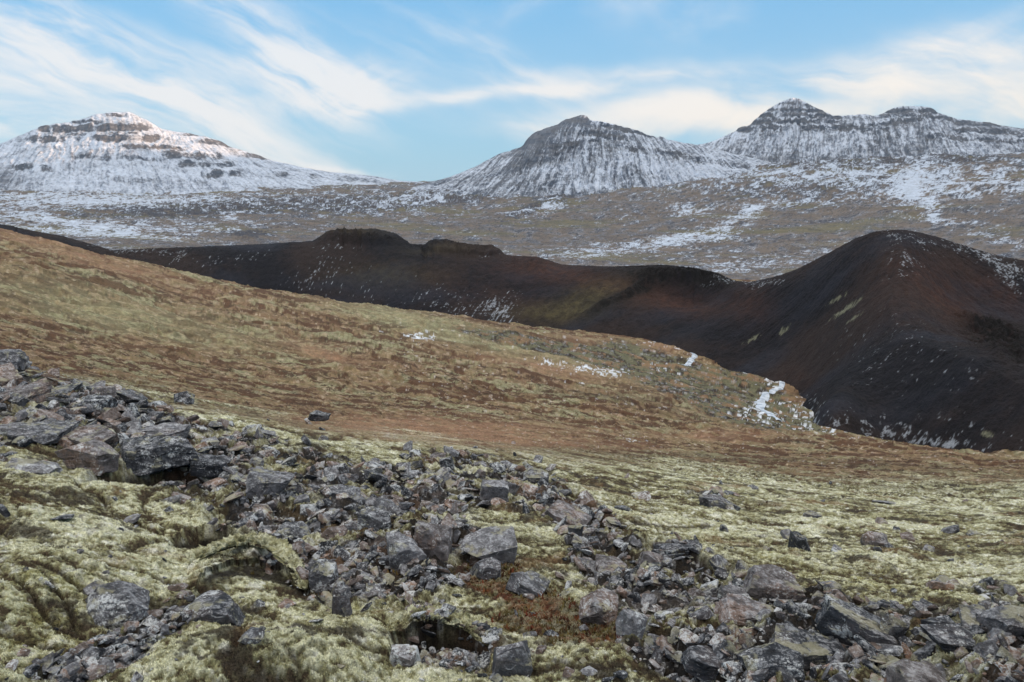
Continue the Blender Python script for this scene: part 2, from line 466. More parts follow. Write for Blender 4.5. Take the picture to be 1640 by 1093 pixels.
cm = lerp(cm, np.array([.34, .31, .10], np.float32), .35 * sst(.25, .6, nA) * sst(.0, .4, nB + .2))
cm = lerp(cm, np.array([.78, .77, .70], np.float32), .7 * sst(.18, .55, nD + .5 * nB + .3 * nA) * sst(40, 10, Rr))
yb = blobs(Ub, Vb, [(20, 960, 110, 45, 0, 1), (600, 985, 60, 15, 0, .8), (1420, 930, 120, 18, 8, .9), (1250, 905, 110, 16, 22, .6), (760, 800, 90, 20, 8, .5)])
cm = lerp(cm, np.array([.42, .40, .10], np.float32), np.clip(.5 * yb * sst(-.1, .4, nB), 0, 1))
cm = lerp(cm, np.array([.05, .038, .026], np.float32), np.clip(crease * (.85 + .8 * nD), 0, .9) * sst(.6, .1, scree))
# bare dark patches and brown dead moss between the cushions
cm = lerp(cm, np.array([.05, .04, .03], np.float32), .85 * sst(.16, .36, fbm(X * 2.6 , Y * 3.4, 6, 90, .72) - .25 * nA) * (1 - sst(2, 1, Rr)))
cm = lerp(cm, np.array([.20, .12, .06], np.float32), .6 * sst(.25, .5, fbm(X * 1.3 + 9, Y * 1.3, 5, 92, .6)))
# brown hillside
ochre = np.array([.25, .18, .10], np.float32); green = np.array([.28, .26, .15], np.float32); rustc = np.array([.19, .11, .065], np.float32); darkb = np.array([.055, .034, .021], np.float32); tan = np.array([.42, .31, .22], np.float32)
h1 = fbm(A * 9 + w0, L * 6, 5, 100, .6); h2 = fbm(A * 30 + w0 * 2, L * 20, 5, 104, .7); h3 = fbm(A * 110, L * 70, 4, 108, .7); h4 = fbm(A * 55 + w0 * 3, L * 26, 5, 110, .68)
ch = lerp(ochre, green, sst(-.02, .30, h1 + .6 * h2)); ch = lerp(ch, rustc, .65 * sst(.0, .26, -h1 * .7 + .6 * h4))
ch = lerp(ch, tan, .55 * sst(.12, .4, h3 + .4 * h2)); ch = lerp(ch, np.array([.13, .10, .045], np.float32), .7 * sst(.05, .3, -h3 - .3 * h4))
h5 = fbm(A * 13 + w0 * 2, L * 17 + w0, 4, 114, .6)
ch = lerp(ch, darkb, .95 * sst(-.01, .13, .45 * h4 - .25 * tus + .75 * h5 + .25 * h2 - .25 * h3))
ch = lerp(ch, np.array([.13, .065, .035], np.float32), .6 * sst(-.05, .25, h5 + .4 * h4))
ch = lerp(ch, np.array([.50, .42, .30], np.float32), .6 * sst(.3, .5, h3 * .8 - .4 * h2))
orr = blobs(Ub, Vb, [(690, 688, 190, 14, 3, 1.3), (860, 712, 160, 8, 2, .7), (520, 572, 70, 13, 18, .9), (1000, 553, 110, 6, 6, 1.0), (880, 592, 130, 9, 8, .9), (120, 410, 220, 12, 16, .7), (300, 560, 120, 10, 5, .3),
                         (1130, 700, 130, 7, 2, .7), (1180, 600, 50, 5, 5, .8), (400, 440, 120, 9, 14, .5)])
ch = lerp(ch, np.array([.31, .18, .11], np.float32), np.clip(orr * (.8 + 1.2 * h2), 0, .85))
grn = blobs(Ub, Vb, [(640, 510, 110, 14, 10, .9), (880, 570, 180, 14, 8, .6), (1050, 600, 100, 22, 10, .8), (240, 520, 200, 25, 10, .6), (100, 480, 150, 30, 10, .4), (720, 540, 60, 8, 10, .6)])
ch = lerp(ch, np.array([.36, .35, .20], np.float32), np.clip(grn * (.6 + .7 * h2), 0, .8))
drk = blobs(Ub, Vb, [(850, 545, 130, 14, 10, .8), (1000, 650, 120, 8, 12, .8), (930, 640, 190, 7, 3, .7), (1150, 650, 80, 12, 15, .7), (1190, 625, 60, 26, 30, .7), (1000, 730, 240, 8, 2, .5), (700, 740, 100, 6, 4, .3), (1350, 745, 220, 8, 3, .7)])
ch = lerp(ch, darkb, np.clip(drk * (.5 + 1.1 * h2), 0, .8))
vf = blobs(Ub, Vb, [(1080, 605, 120, 30, 24, 1.2), (1200, 640, 70, 40, 20, 1.2), (930, 570, 110, 14, 14, .9), (1280, 680, 70, 14, 8, 1.0), (790, 540, 80, 10, 12, .6)])
vcol = lerp(np.array([.14, .135, .08], np.float32), np.array([.035, .026, .02], np.float32), sst(-.12, .18, h4 + .3 * h3))
vcol = lerp(vcol, np.array([.26, .155, .085], np.float32), sst(.05, .3, h2 + .4 * h5) * .8); vcol = lerp(vcol, np.array([.42, .45, .48], np.float32), .35 * sst(.18, .38, h3 + .35 * h4))
ch = lerp(ch, vcol, np.clip(sst(.28, .5, vf + .3 * h2), 0, .97))
SNOWB = [(672, 541, 28, 6, 5, 1.0), (620, 535, 20, 3, 5, .4), (960, 597, 60, 8, 3, .95), (880, 583, 40, 5, 5, .6), (930, 618, 30, 4, 3, .5), (780, 716, 110, 5, 1, 1.0), (1010, 706, 50, 5, 3, .4), (1060, 590, 30, 12, 30, .5),
         (1100, 578, 18, 16, 0, .55), (1075, 555, 60, 5, 6, .7), (1225, 640, 30, 38, 12, .35), (1200, 665, 60, 15, 15, .45), (1250, 612, 30, 8, 5, .8), (1300, 668, 60, 22, 10, .6), (1420, 695, 120, 10, 3, .7), (1500, 710, 90, 9, 4, .9), (1300, 640, 30, 22, 30, .5), (460, 425, 40, 5, 10, .3)]
sn = blobs(Ub, Vb, SNOWB) * sst(18, 25, Rr)
snm = sst(.46, .60, sn * .62 + .75 * h3 + .45 * h4) * sst(.10, .3, sn)
ch = lerp(ch, np.array([.72, .76, .82], np.float32), snm * .92)
ch = lerp(ch, np.array([.6, .6, .6], np.float32), .5 * sst(.42, .6, h3 + .2 * h2) * sst(700, 640, -Ub + 1300))
C = lerp(ch, cm, mossw)
grav = lerp(np.array([.014, .013, .013], np.float32), np.array([.11, .10, .10], np.float32), sst(-.2, .7, nB + .5 * nD))
grav = lerp(grav, np.array([.17, .10, .06], np.float32), sst(.1, .45, nA + .2 * nB) * .7)
grav = lerp(grav, cm, mossin * .9)
grav = lerp(grav, np.array([.5, .5, .5], np.float32), .7 * sst(.2, .45, vfine * .6 + nD * .6))
C = lerp(C, grav, np.clip(scree * 1.1, 0, 1))
C = lerp(C, np.array([.018, .014, .011], np.float32), np.clip(dark * (1 + .5 * nD), 0, 1) * .95)  # bare soil tone that also paints in the shade under the lips
red = blobs(Ub, Vb, [(850, 960, 110, 38, 30, 1.2), (940, 1020, 80, 36, 20, 1.0), (960, 990, 40, 30, 0, .7), (760, 930, 50, 20, 20, .8), (820, 905, 60, 12, 10, .5), (630, 915, 40, 30, 0, .5), (800, 1000, 60, 25, 0, .6), (925, 840, 40, 18, 35, .7), (1100, 875, 30, 10, 10, .6), (1240, 810, 50, 8, 8, .6), (620, 960, 30, 20, 0, .5), (910, 690, 60, 6, 0, 0)])
redm = sst(.42, .95, red + .7 * nB + .5 * nA)
redc = lerp(np.array([.13, .032, .016], np.float32), np.array([.11, .085, .03], np.float32), sst(-.15, .2, nD + nB * .5)); redc = lerp(redc, np.array([.03, .02, .012], np.float32), .8 * sst(.1, .35, -nD + .4 * nB))
C = lerp(C, redc, redm * .75)
# steep little risers facing the viewer are dead brown moss and soil
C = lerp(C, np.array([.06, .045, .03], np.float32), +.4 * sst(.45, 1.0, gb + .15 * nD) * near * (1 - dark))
M_NEAR = terrain_mat('moss_ground', (30, 110), .9, 1.0, .03)
M_HILL = terrain_mat('hill_grass', (.8, 3, 11), .75, .9, .35)
jc = int(np.searchsorted(lnr, math.log(13)))
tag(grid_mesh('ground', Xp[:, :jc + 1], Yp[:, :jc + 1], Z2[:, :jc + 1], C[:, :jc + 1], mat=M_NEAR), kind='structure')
tag(grid_mesh('hillside', Xp[:, jc:], Yp[:, jc:], Z2[:, jc:], C[:, jc:], mat=M_HILL), kind='structure')

# ground look-ups for placing things
SG = Z2 / Rr


def ground_z(x, y):
    return bilin(Z2, azf, lnr, np.arctan2(x, y), np.log(np.hypot(x, y)))


SB = Z / Rr


def ground_at(u, v, rmin=1.9, rmax=60):
    """photo pixel -> point on the (smooth) near slope"""
    a, s = pix_as(u, v)
    i = int(np.argmin(np.abs(azf - a))); row = SB[i]
    js = np.where((row >= s) & (Rr[i] > rmin))[0]
    if not len(js): return None
    j = js[0]
    r = float(Rr[i, j])
    if r > rmax: return None
    x, y = math.sin(a) * r, math.cos(a) * r
    return x, y, float(ground_z(x, y)), r


# ------------------------------------------------------------------ terrain 2: dark cinder hills
CR = [(-250, 372, 370), (0, 360, 365), (100, 380, 355), (180, 402, 350), (300, 397, 345), (420, 391, 338), (500, 387, 334), (522, 374, 332), (560, 370, 330), (602, 370, 328), (632, 377, 325), (655, 394, 322), (674, 396, 320), (690, 389, 317), (725, 390, 314), (745, 398, 311), (785, 399, 306), (806, 411, 302), (900, 423, 292), (1050, 426, 276),
      (1130, 433, 270), (1180, 452, 262), (1230, 447, 252), (1330, 401, 240), (1385, 378, 234), (1430, 368, 230), (1480, 374, 232), (1540, 390, 238), (1640, 418, 248), (1760, 450, 258), (1900, 480, 268)]
FT = [(-250, 270, -44), (0, 275, -46), (300, 275, -52), (500, 262, -54), (700, 242, -54), (900, 226, -53.5), (1000, 216, -53), (1450, 124, -43.5), (1640, 112, -40), (1760, 105, -39), (1900, 100, -38)]
MID = [(1230, 560, 205), (1330, 500, 204), (1350, 600, 168), (1440, 425, 206), (1425, 500, 180), (1445, 556, 157), (1540, 592, 140), (1640, 640, 130), (1760, 690, 120), (1400, 640, 140), (1500, 660, 132),
       (1530, 530, 186), (1600, 582, 170), (1700, 600, 165), (1540, 470, 214), (1640, 490, 216), (1100, 500, 236), (1000, 480, 246), (900, 475, 258), (700, 440, 282), (500, 420, 300)]
P2, v2 = [], []
def addp(u, v, r):
    a, s = pix_as(u, v); P2.append((a * 2.4, r / 110)); v2.append(s * r)
for c in CR + MID: addp(*c)
for u, v, r in [(1100, 566, 211), (1180, 598, 198), (1256, 619, 184), (1284, 650, 157), (1300, 678, 134)]:
    addp(u, v + 1, r)
    a, s_f = pix_as(u, v); P2.append((a * 2.4, (r - 22) / 110)); v2.append(s_f * r - 7)
for u, r, z in FT:
    a, _ = pix_as(u, 550)
    P2.append((a * 2.4, r / 110)); v2.append(z - .5); P2.append((a * 2.4, (r - 25) / 110)); v2.append(z - 9)
for u, v, r in CR[::2]:
    a, s = pix_as(u, v); P2.append((a * 2.4, (r + 45) / 110)); v2.append(-56); P2.append((a * 2.4, (r + 80) / 110)); v2.append(-68)
fD = tps(P2, v2, 2e-4)
ga = np.linspace(R(-42), R(46), 200); gr = np.linspace(85, 440, 240)
DG = fD(*np.meshgrid(ga * 2.4, gr / 110, indexing='ij'))
az2 = np.concatenate([np.linspace(R(-42), R(-36), 40)[:-1], np.linspace(R(-36), R(36.5), 1120), np.linspace(R(36.5), R(46), 60)[1:]]); r2 = np.concatenate([np.linspace(100, 275, 760)[:-1], np.linspace(275, 430, 300)])
A2, R2 = np.meshgrid(az2, r2, indexing='ij'); X2 = np.sin(A2) * R2; Y2 = np.cos(A2) * R2
Zd = bilin(DG, ga, gr, A2, R2)
U2, V2 = to_pix(X2, Y2, Zd)
crest_r = np.interp(U2, [c[0] for c in CR], [c[2] for c in CR])
fr2 = R2 < crest_r
left_rough = sst(900, 500, U2)
gul = ridged(A2 * 90 + fbm(X2 * .02, Y2 * .02, 2, 3) * 2, R2 * .02, 3, 130)
rough_top = blobs(U2, V2, [(580, 375, 75, 14, 3, 1), (740, 392, 60, 10, 5, 1), (1090, 440, 90, 12, 3, .8), (1610, 560, 60, 30, 20, 1.2), (1560, 530, 40, 14, 30, .8), (250, 400, 120, 14, 0, .5)])
rgh = ridged(X2 * .16, Y2 * .16, 5, 140, .6)
Zd = Zd + .5 * fbm(X2 * .05, Y2 * .05, 4, 133) + .25 * gul * left_rough + rough_top * (2.4 * rgh + .9) + .40 * fbm(X2 * .35, Y2 * .35, 4, 139, .65) + .10 * fbm(X2 * 1.8, Y2 * 1.8, 2, 141)
# amphitheatre under the rim: scooped face with an edge of black spatter
bowl = blobs(U2, V2, [(1085, 462, 95, 26, 8, 1)]) * fr2
crag = blobs(U2, V2, [(1610, 560, 60, 24, 22, 1), (1560, 525, 34, 9, 35, .8), (1085, 440, 80, 7, 3, .9), (1010, 462, 38, 7, -38, .8)])
Zd = Zd + .9 * sst(.3, .7, crag) * np.clip(ridged(X2 * .35, Y2 * .35, 4, 146, .6), -.2, 1)
Zd = Zd - 4.0 * bowl
edge = blobs(U2, V2, [(1085, 441, 78, 7, 3, 1), (1010, 462, 38, 6, -38, 1), (960, 490, 30, 5, -28, .8), (1150, 450, 30, 6, 25, .8)])
Zd = Zd + fr2 * edge * (1.0 + 1.2 * rgh)
sp = np.array([[math.sin(pix_as(u, v)[0]) * r, math.cos(pix_as(u, v)[0]) * r] for u, v, r in [(1405, 372, 240), (1432, 372, 228), (1441, 425, 206), (1427, 500, 180), (1447, 556, 157), (1540, 592, 140), (1640, 640, 130), (1760, 690, 120)]])
dmin = np.full(X2.shape, 1e9)
for a_, b_ in zip(sp[:-1], sp[1:]):
    ab = b_ - a_; tq = np.clip(((X2 - a_[0]) * ab[0] + (Y2 - a_[1]) * ab[1]) / (ab @ ab), 0, 1)
    dmin = np.minimum(dmin, np.hypot(X2 - a_[0] - tq * ab[0], Y2 - a_[1] - tq * ab[1]))
Zd = Zd + 1.9 * sst(232, 205, R2) * np.exp(-(dmin + .8 * np.abs(fbm(X2 * .08, Y2 * .08, 3, 145))) / 5.5)
rill = ridged(np.arctan2(X2 - 105, Y2 - 205) * 16 + fbm(X2 * .05, Y2 * .05, 3, 147) * 1.5, np.hypot(X2 - 105, Y2 - 205) * .02, 3, 148)
Zd = Zd + .35 * rill * sst(1150, 1230, U2)
knob = blobs(U2, V2, [(585, 380, 62, 16, 3, 1)]) * sst(40, 0, np.abs(R2 - 322)); Zd = Zd + 1.3 * sst(.3, .6, knob)
Zd = Zd + 1.2 * sst(.3, .55, blobs(U2, V2, [(720, 394, 40, 9, 3, 1), (785, 402, 22, 6, 5, .8)]) + .2 * rgh)
Sx = Zd / R2; ic = np.argmax(Sx, axis=1); colu = np.arange(len(az2)); s_now = Sx[colu, ic]; r_now = R2[colu, ic]
u_c = to_pix(X2[colu, ic], Y2[colu, ic], Zd[colu, ic])[0]
SKY = [(-250, 372), (0, 360), (60, 371), (100, 378), (180, 401), (240, 398), (300, 396), (420, 391), (470, 388), (500, 386), (515, 377), (525, 371), (545, 368), (600, 368), (630, 374), (645, 382), (655, 391), (670, 394), (680, 392), (688, 386), (715, 384), (728, 389), (750, 392), (775, 394), (790, 394), (800, 400), (808, 408), (830, 410),
       (860, 411), (885, 419), (900, 424), (980, 427), (1040, 425), (1060, 424), (1110, 429), (1150, 437), (1175, 449), (1200, 452), (1225, 447), (1250, 441), (1275, 432), (1330, 404), (1370, 382), (1400, 371), (1430, 368), (1450, 368), (1475, 373), (1500, 379), (1560, 398), (1600, 410), (1640, 417), (1760, 450), (1900, 480)]
s_want = pix_as(u_c, np.interp(u_c, [q[0] for q in SKY], [q[1] for q in SKY]))[1]
s_want = s_want + .0022 * np.clip(ridged(u_c * .06, u_c * 0, 4, 173), -.3, 1) * sst(512, 530, u_c) * sst(815, 800, u_c) + .0007 * fbm(u_c * .12, u_c * 0, 4, 171, .7)
Zd = Zd + ((s_want - s_now) * r_now)[:, None] * np.exp(-((R2 - r_now[:, None]) / np.where(R2 < r_now[:, None], 13., 30.)) ** 2)
blk = np.array([.012, .012, .016], np.float32); brn = np.array([.030, .022, .021], np.float32); rdd = np.array([.060, .028, .020], np.float32); blu = np.array([.024, .027, .038], np.float32)
e1 = fbm(X2 * .03, Y2 * .03, 4, 150); e2 = fbm(X2 * .35, Y2 * .35, 5, 154, .65); e3 = fbm(X2 * .9, Y2 * .7, 4, 158, .75)
Cd = lerp(blk, brn, sst(-.4, .4, e1 + .3 * e2)); Cd = lerp(Cd, blu, .7 * sst(.0, .5, fbm(X2 * .02 + 4, Y2 * .05, 3, 160)))
rb = blobs(U2, V2, [(860, 432, 80, 16, 5, .7), (1085, 478, 80, 24, 10, .8), (960, 450, 90, 20, 5, .5), (1200, 480, 40, 30, 40, .5), (1530, 500, 90, 30, 38, .8), (1600, 470, 80, 22, 35, .6), (1430, 470, 60, 60, 0, .3), (780, 470, 120, 30, 10, .2), (1500, 440, 60, 30, 30, .3), (1280, 610, 40, 20, 30, .25)])
Cd = lerp(Cd, rdd, np.clip(rb * (.8 + .8 * e2), 0, .85))
Cd = lerp(Cd, np.array([.12, .10, .045], np.float32), np.clip(.5 * blobs(U2, V2, [(940, 480, 70, 22, -25, .7), (620, 440, 80, 20, 0, .3), (585, 374, 70, 6, 3, .35), (870, 500, 60, 12, 0, .6), (700, 400, 60, 6, 0, .3)]) * (1 + e2), 0, .6))
Cd = lerp(Cd, np.array([.012, .011, .011], np.float32), np.clip(2.4 * blobs(U2, V2, [(1085, 438, 75, 9, 2, 1), (1025, 452, 40, 8, -35, .9), (975, 482, 40, 7, -35, .5), (1150, 447, 30, 8, 20, .7), (1610, 555, 60, 26, 22, .9), (590, 384, 60, 5, 3, .4)]) * (.7 + 1.4 * e2), 0, .93))
# streaks of snow lying in the gullies, specks on the cone
sa = A2 * 62 - R2 * .125
stk = fbm(sa * 4.2, R2 * .09 + A2 * 5, 5, 170, .72)
sz = blobs(U2, V2, [(380, 415, 110, 9, -10, .8), (290, 405, 40, 9, -30, .9), (240, 400, 60, 8, 5, .8), (500, 440, 80, 22, -35, .75), (720, 500, 120, 26, 12, .75), (800, 500, 40, 26, -40, .9), (620, 480, 120, 22, 8, .6), (700, 462, 160, 30, 10, .4), (520, 395, 50, 5, 0, .6), (560, 425, 140, 30, 0, .38), (180, 396, 80, 9, 8, .8), (790, 408, 30, 3, 0, .9)]) * (.75 + .6 * fbm(X2 * .03, Y2 * .03, 3, 177))
m1 = sst(.36, .54, stk * .62 + .55 * e3 + .36 * (sz - .35)) * sst(.12, .35, sz)
sz2 = blobs(U2, V2, [(1450, 385, 60, 12, 15, .8), (1450, 425, 30, 14, 20, .9), (1435, 450, 20, 8, 0, .7), (1560, 400, 80, 12, 22, .8), (1620, 440, 50, 20, 35, 1.0), (1180, 450, 50, 5, 3, 1.0), (1390, 690, 240, 16, 4, .75), (1480, 600, 170, 70, 20, .22), (1400, 560, 120, 80, 0, .1), (1290, 650, 70, 20, 20, .6), (1500, 715, 100, 9, 5, .9), (1230, 452, 25, 6, -10, .7)])
m2 = sst(.44, .62, .45 * e2 + .65 * e3 + .35 * fbm(X2 * 2, Y2 * 1.6, 2, 167, .8) + .42 * sz2 - .02) * sst(.06, .25, sz2)
Cd = lerp(Cd, np.array([.50, .54, .60], np.float32), np.clip(m1 * .66 + m2 * .62, 0, 1) * .85)
gl = blobs(U2, V2, [(1355, 497, 38, 5, -32, 1), (1340, 480, 22, 3.5, -30, .9), (1255, 530, 14, 5, -45, 1), (1205, 543, 22, 4, -30, .9), (1368, 515, 20, 4, -32, .8), (1580, 700, 15, 7, 0, .9)])
Cd = lerp(Cd, np.array([.25, .25, .17], np.float32), sst(.45, .95, gl + .5 * fbm(sa * 9, R2 * .2, 3, 180) + .5 * e3) * .65 * sst(.12, .3, gl))
M_CIN = terrain_mat('dark_cinder', (.35, 1.6, 5), .7, 1.0, .9)
# split at the saddle so that each hill is one object
ks = int(np.searchsorted(az2, pix_as(1205, 470)[0]))
tag(grid_mesh('crater_ridge', X2[:ks + 1], Y2[:ks + 1], Zd[:ks + 1], Cd[:ks + 1], mat=M_CIN), kind='structure')
tag(grid_mesh('cinder_cone', X2[ks:], Y2[ks:], Zd[ks:], Cd[ks:], mat=M_CIN), kind='structure')

# ------------------------------------------------------------------ terrain 3: the moor
UM = [-300, 0, 400, 800, 1200, 1640, 1950]
RM = {420: [385, 395, 415, 445, 470, 475, 480], 600: [368, 378, 398, 418, 440, 440, 440], 900: [352, 360, 378, 393, 408, 405, 402], 1300: [338, 345, 356, 366, 366, 355, 350],
      2000: [322, 330, 336, 336, 318, 295, 285], 2800: [308, 316, 318, 310, 280, 256, 248], 3800: [300, 304, 304, 296, 268, 248, 240], 5200: [300, 300, 298, 290, 275, 262, 260]}
P3, v3 = [], []
for r, vs in RM.items():
    for u, v in zip(UM, vs):
        a, s = pix_as(u, v); P3.append((a, math.log(r) * .6)); v3.append(s)
fM = tps(P3, v3, 1e-4)
ga3 = np.linspace(R(-60), R(60), 120); gl3 = np.linspace(math.log(380), math.log(6000), 120)
MG = fM(np.clip(np.meshgrid(ga3, gl3, indexing='ij')[0], R(-42), R(44)), np.meshgrid(ga3, gl3 * .6, indexing='ij')[1])
az3 = np.concatenate([np.linspace(R(-60), R(-36), 90)[:-1], np.linspace(R(-36), R(36.5), 1250), np.linspace(R(36.5), R(60), 90)[1:]]); l3_ = np.linspace(math.log(390), math.log(5800), 560)
A3, L3 = np.meshgrid(az3, l3_, indexing='ij'); R3 = np.exp(L3); X3 = np.sin(A3) * R3; Y3 = np.cos(A3) * R3
Zm = bilin(MG, ga3, gl3, A3, L3) * R3
U3, V3 = to_pix(X3, Y3, Zm)
k1 = fbm(X3 * .0035, Y3 * .0035, 5, 200, .55); k2 = ridged(X3 * .010, Y3 * .012, 5, 205, .55); k3 = fbm(X3 * .05, Y3 * .05, 4, 210, .6)
scarp = blobs(U3, V3, [(420, 332, 260, 12, -2, 1.0), (700, 318, 130, 10, -8, .9), (1290, 262, 110, 12, 0, .9), (900, 300, 120, 8, -5, .6), (1480, 258, 160, 10, 0, .8), (1280, 300, 160, 25, 0, .5), (870, 330, 60, 8, -20, .8), (400, 378, 30, 6, 0, .8), (1450, 290, 80, 10, 0, .4)])
Zm = Zm + np.interp(R3, [400, 800, 2000, 4500], [1.5, 4, 9, 16]) * (k1 * 1.3 + .7 * k2 * (.5 + scarp)) + .8 * k3 * np.interp(R3, [400, 3000], [1, 5]) + scarp * k2 * 6
def slope_of(Xg, Yg, Zg):
    e1_ = np.stack([np.gradient(Xg, axis=0), np.gradient(Yg, axis=0), np.gradient(Zg, axis=0)], -1)
    e2_ = np.stack([np.gradient(Xg, axis=1), np.gradient(Yg, axis=1), np.gradient(Zg, axis=1)], -1)
    n = np.cross(e2_, e1_); n /= np.maximum(np.linalg.norm(n, axis=-1, keepdims=True), 1e-9)
    n *= np.sign(n[..., 2:3]); return n
n3 = slope_of(X3, Y3, Zm)
st3 = 1 - n3[..., 2]
face = n3[..., 1]       # + faces away from the viewer
brm = np.array([.150, .122, .102], np.float32); olv = np.array([.14, .125, .075], np.float32); gry = np.array([.20, .20, .215], np.float32); dkr = np.array([.035, .040, .055], np.float32); snw = np.array([.50, .56, .66], np.float32)
kc = fbm(X3 * .004 + 3, Y3 * .006, 4, 220); ke0 = fbm(A3 * 20, L3 * 9, 3, 222); fq3 = (900 / R3) ** .6; kd = fbm(A3 * 150 + ke0 * 4, L3 * 40 + ke0 * 3, 6, 224, .8); ke = fbm(A3 * 42, L3 * 12, 5, 228, .7)
Cm = lerp(brm, gry, sst(-.2, .4, ke)); Cm = lerp(Cm, dkr, .85 * sst(.04, .28, -kd + .4 * ke)); Cm = lerp(Cm, olv, .8 * sst(.05, .4, kc + .2 * kd))
Cm = lerp(Cm, dkr, np.clip(.6 * sst(.15, .5, kd * .6 + k2 * .4) + 1.7 * sst(.12, .5, scarp + .6 * ke) * sst(-.3, .2, kd), 0, .85))
sb = blobs(U3, V3, [(1010, 398, 190, 14, -6, .9), (1090, 380, 40, 8, -10, 1.0), (1180, 355, 60, 14, -28, 1.0), (1100, 340, 30, 12, 20, .8), (880, 332, 26, 8, -15, 1.2), (830, 345, 30, 5, 0, .7), (500, 325, 260, 16, 0, .55), (700, 318, 100, 10, -8, .7), (370, 350, 12, 6, 0, 1.0),
                    (60, 352, 140, 8, 6, .9), (150, 375, 160, 7, 4, .8), (1200, 425, 110, 16, 0, .8), (1330, 400, 60, 12, -10, .5), (1460, 300, 30, 22, -50, 1.0), (1490, 328, 16, 14, 0, 1.1), (1300, 290, 200, 30, 0, .5), (1560, 300, 120, 22, 0, .5), (1560, 360, 120, 10, 10, .5), (1500, 350, 40, 8, 5, .6),
                    (300, 365, 180, 12, 0, .6), (1220, 330, 300, 8, -5, .4), (1600, 385, 60, 8, 10, .7), (600, 345, 200, 10, 0, .35), (150, 325, 180, 14, 0, .8)])
up = sst(350, 270, V3)
sm = sst(.26, .52, .80 * kd + .42 * ke - .10 * k2 + .40 * sb + .24 * up + .045 + .14 * sst(500, 100, U3))
Cm = lerp(Cm, snw, np.clip(sm, 0, 1) * .88)
M_MOOR = terrain_mat('moor', (.05, .22), .35, .6, 3)
tag(grid_mesh('moorland', X3, Y3, Zm, Cm, mat=M_MOOR), kind='structure')

# ------------------------------------------------------------------ mountains
M_MTN = terrain_mat('mountain_rock_and_snow', (.012, .06), .28, .55, 12)


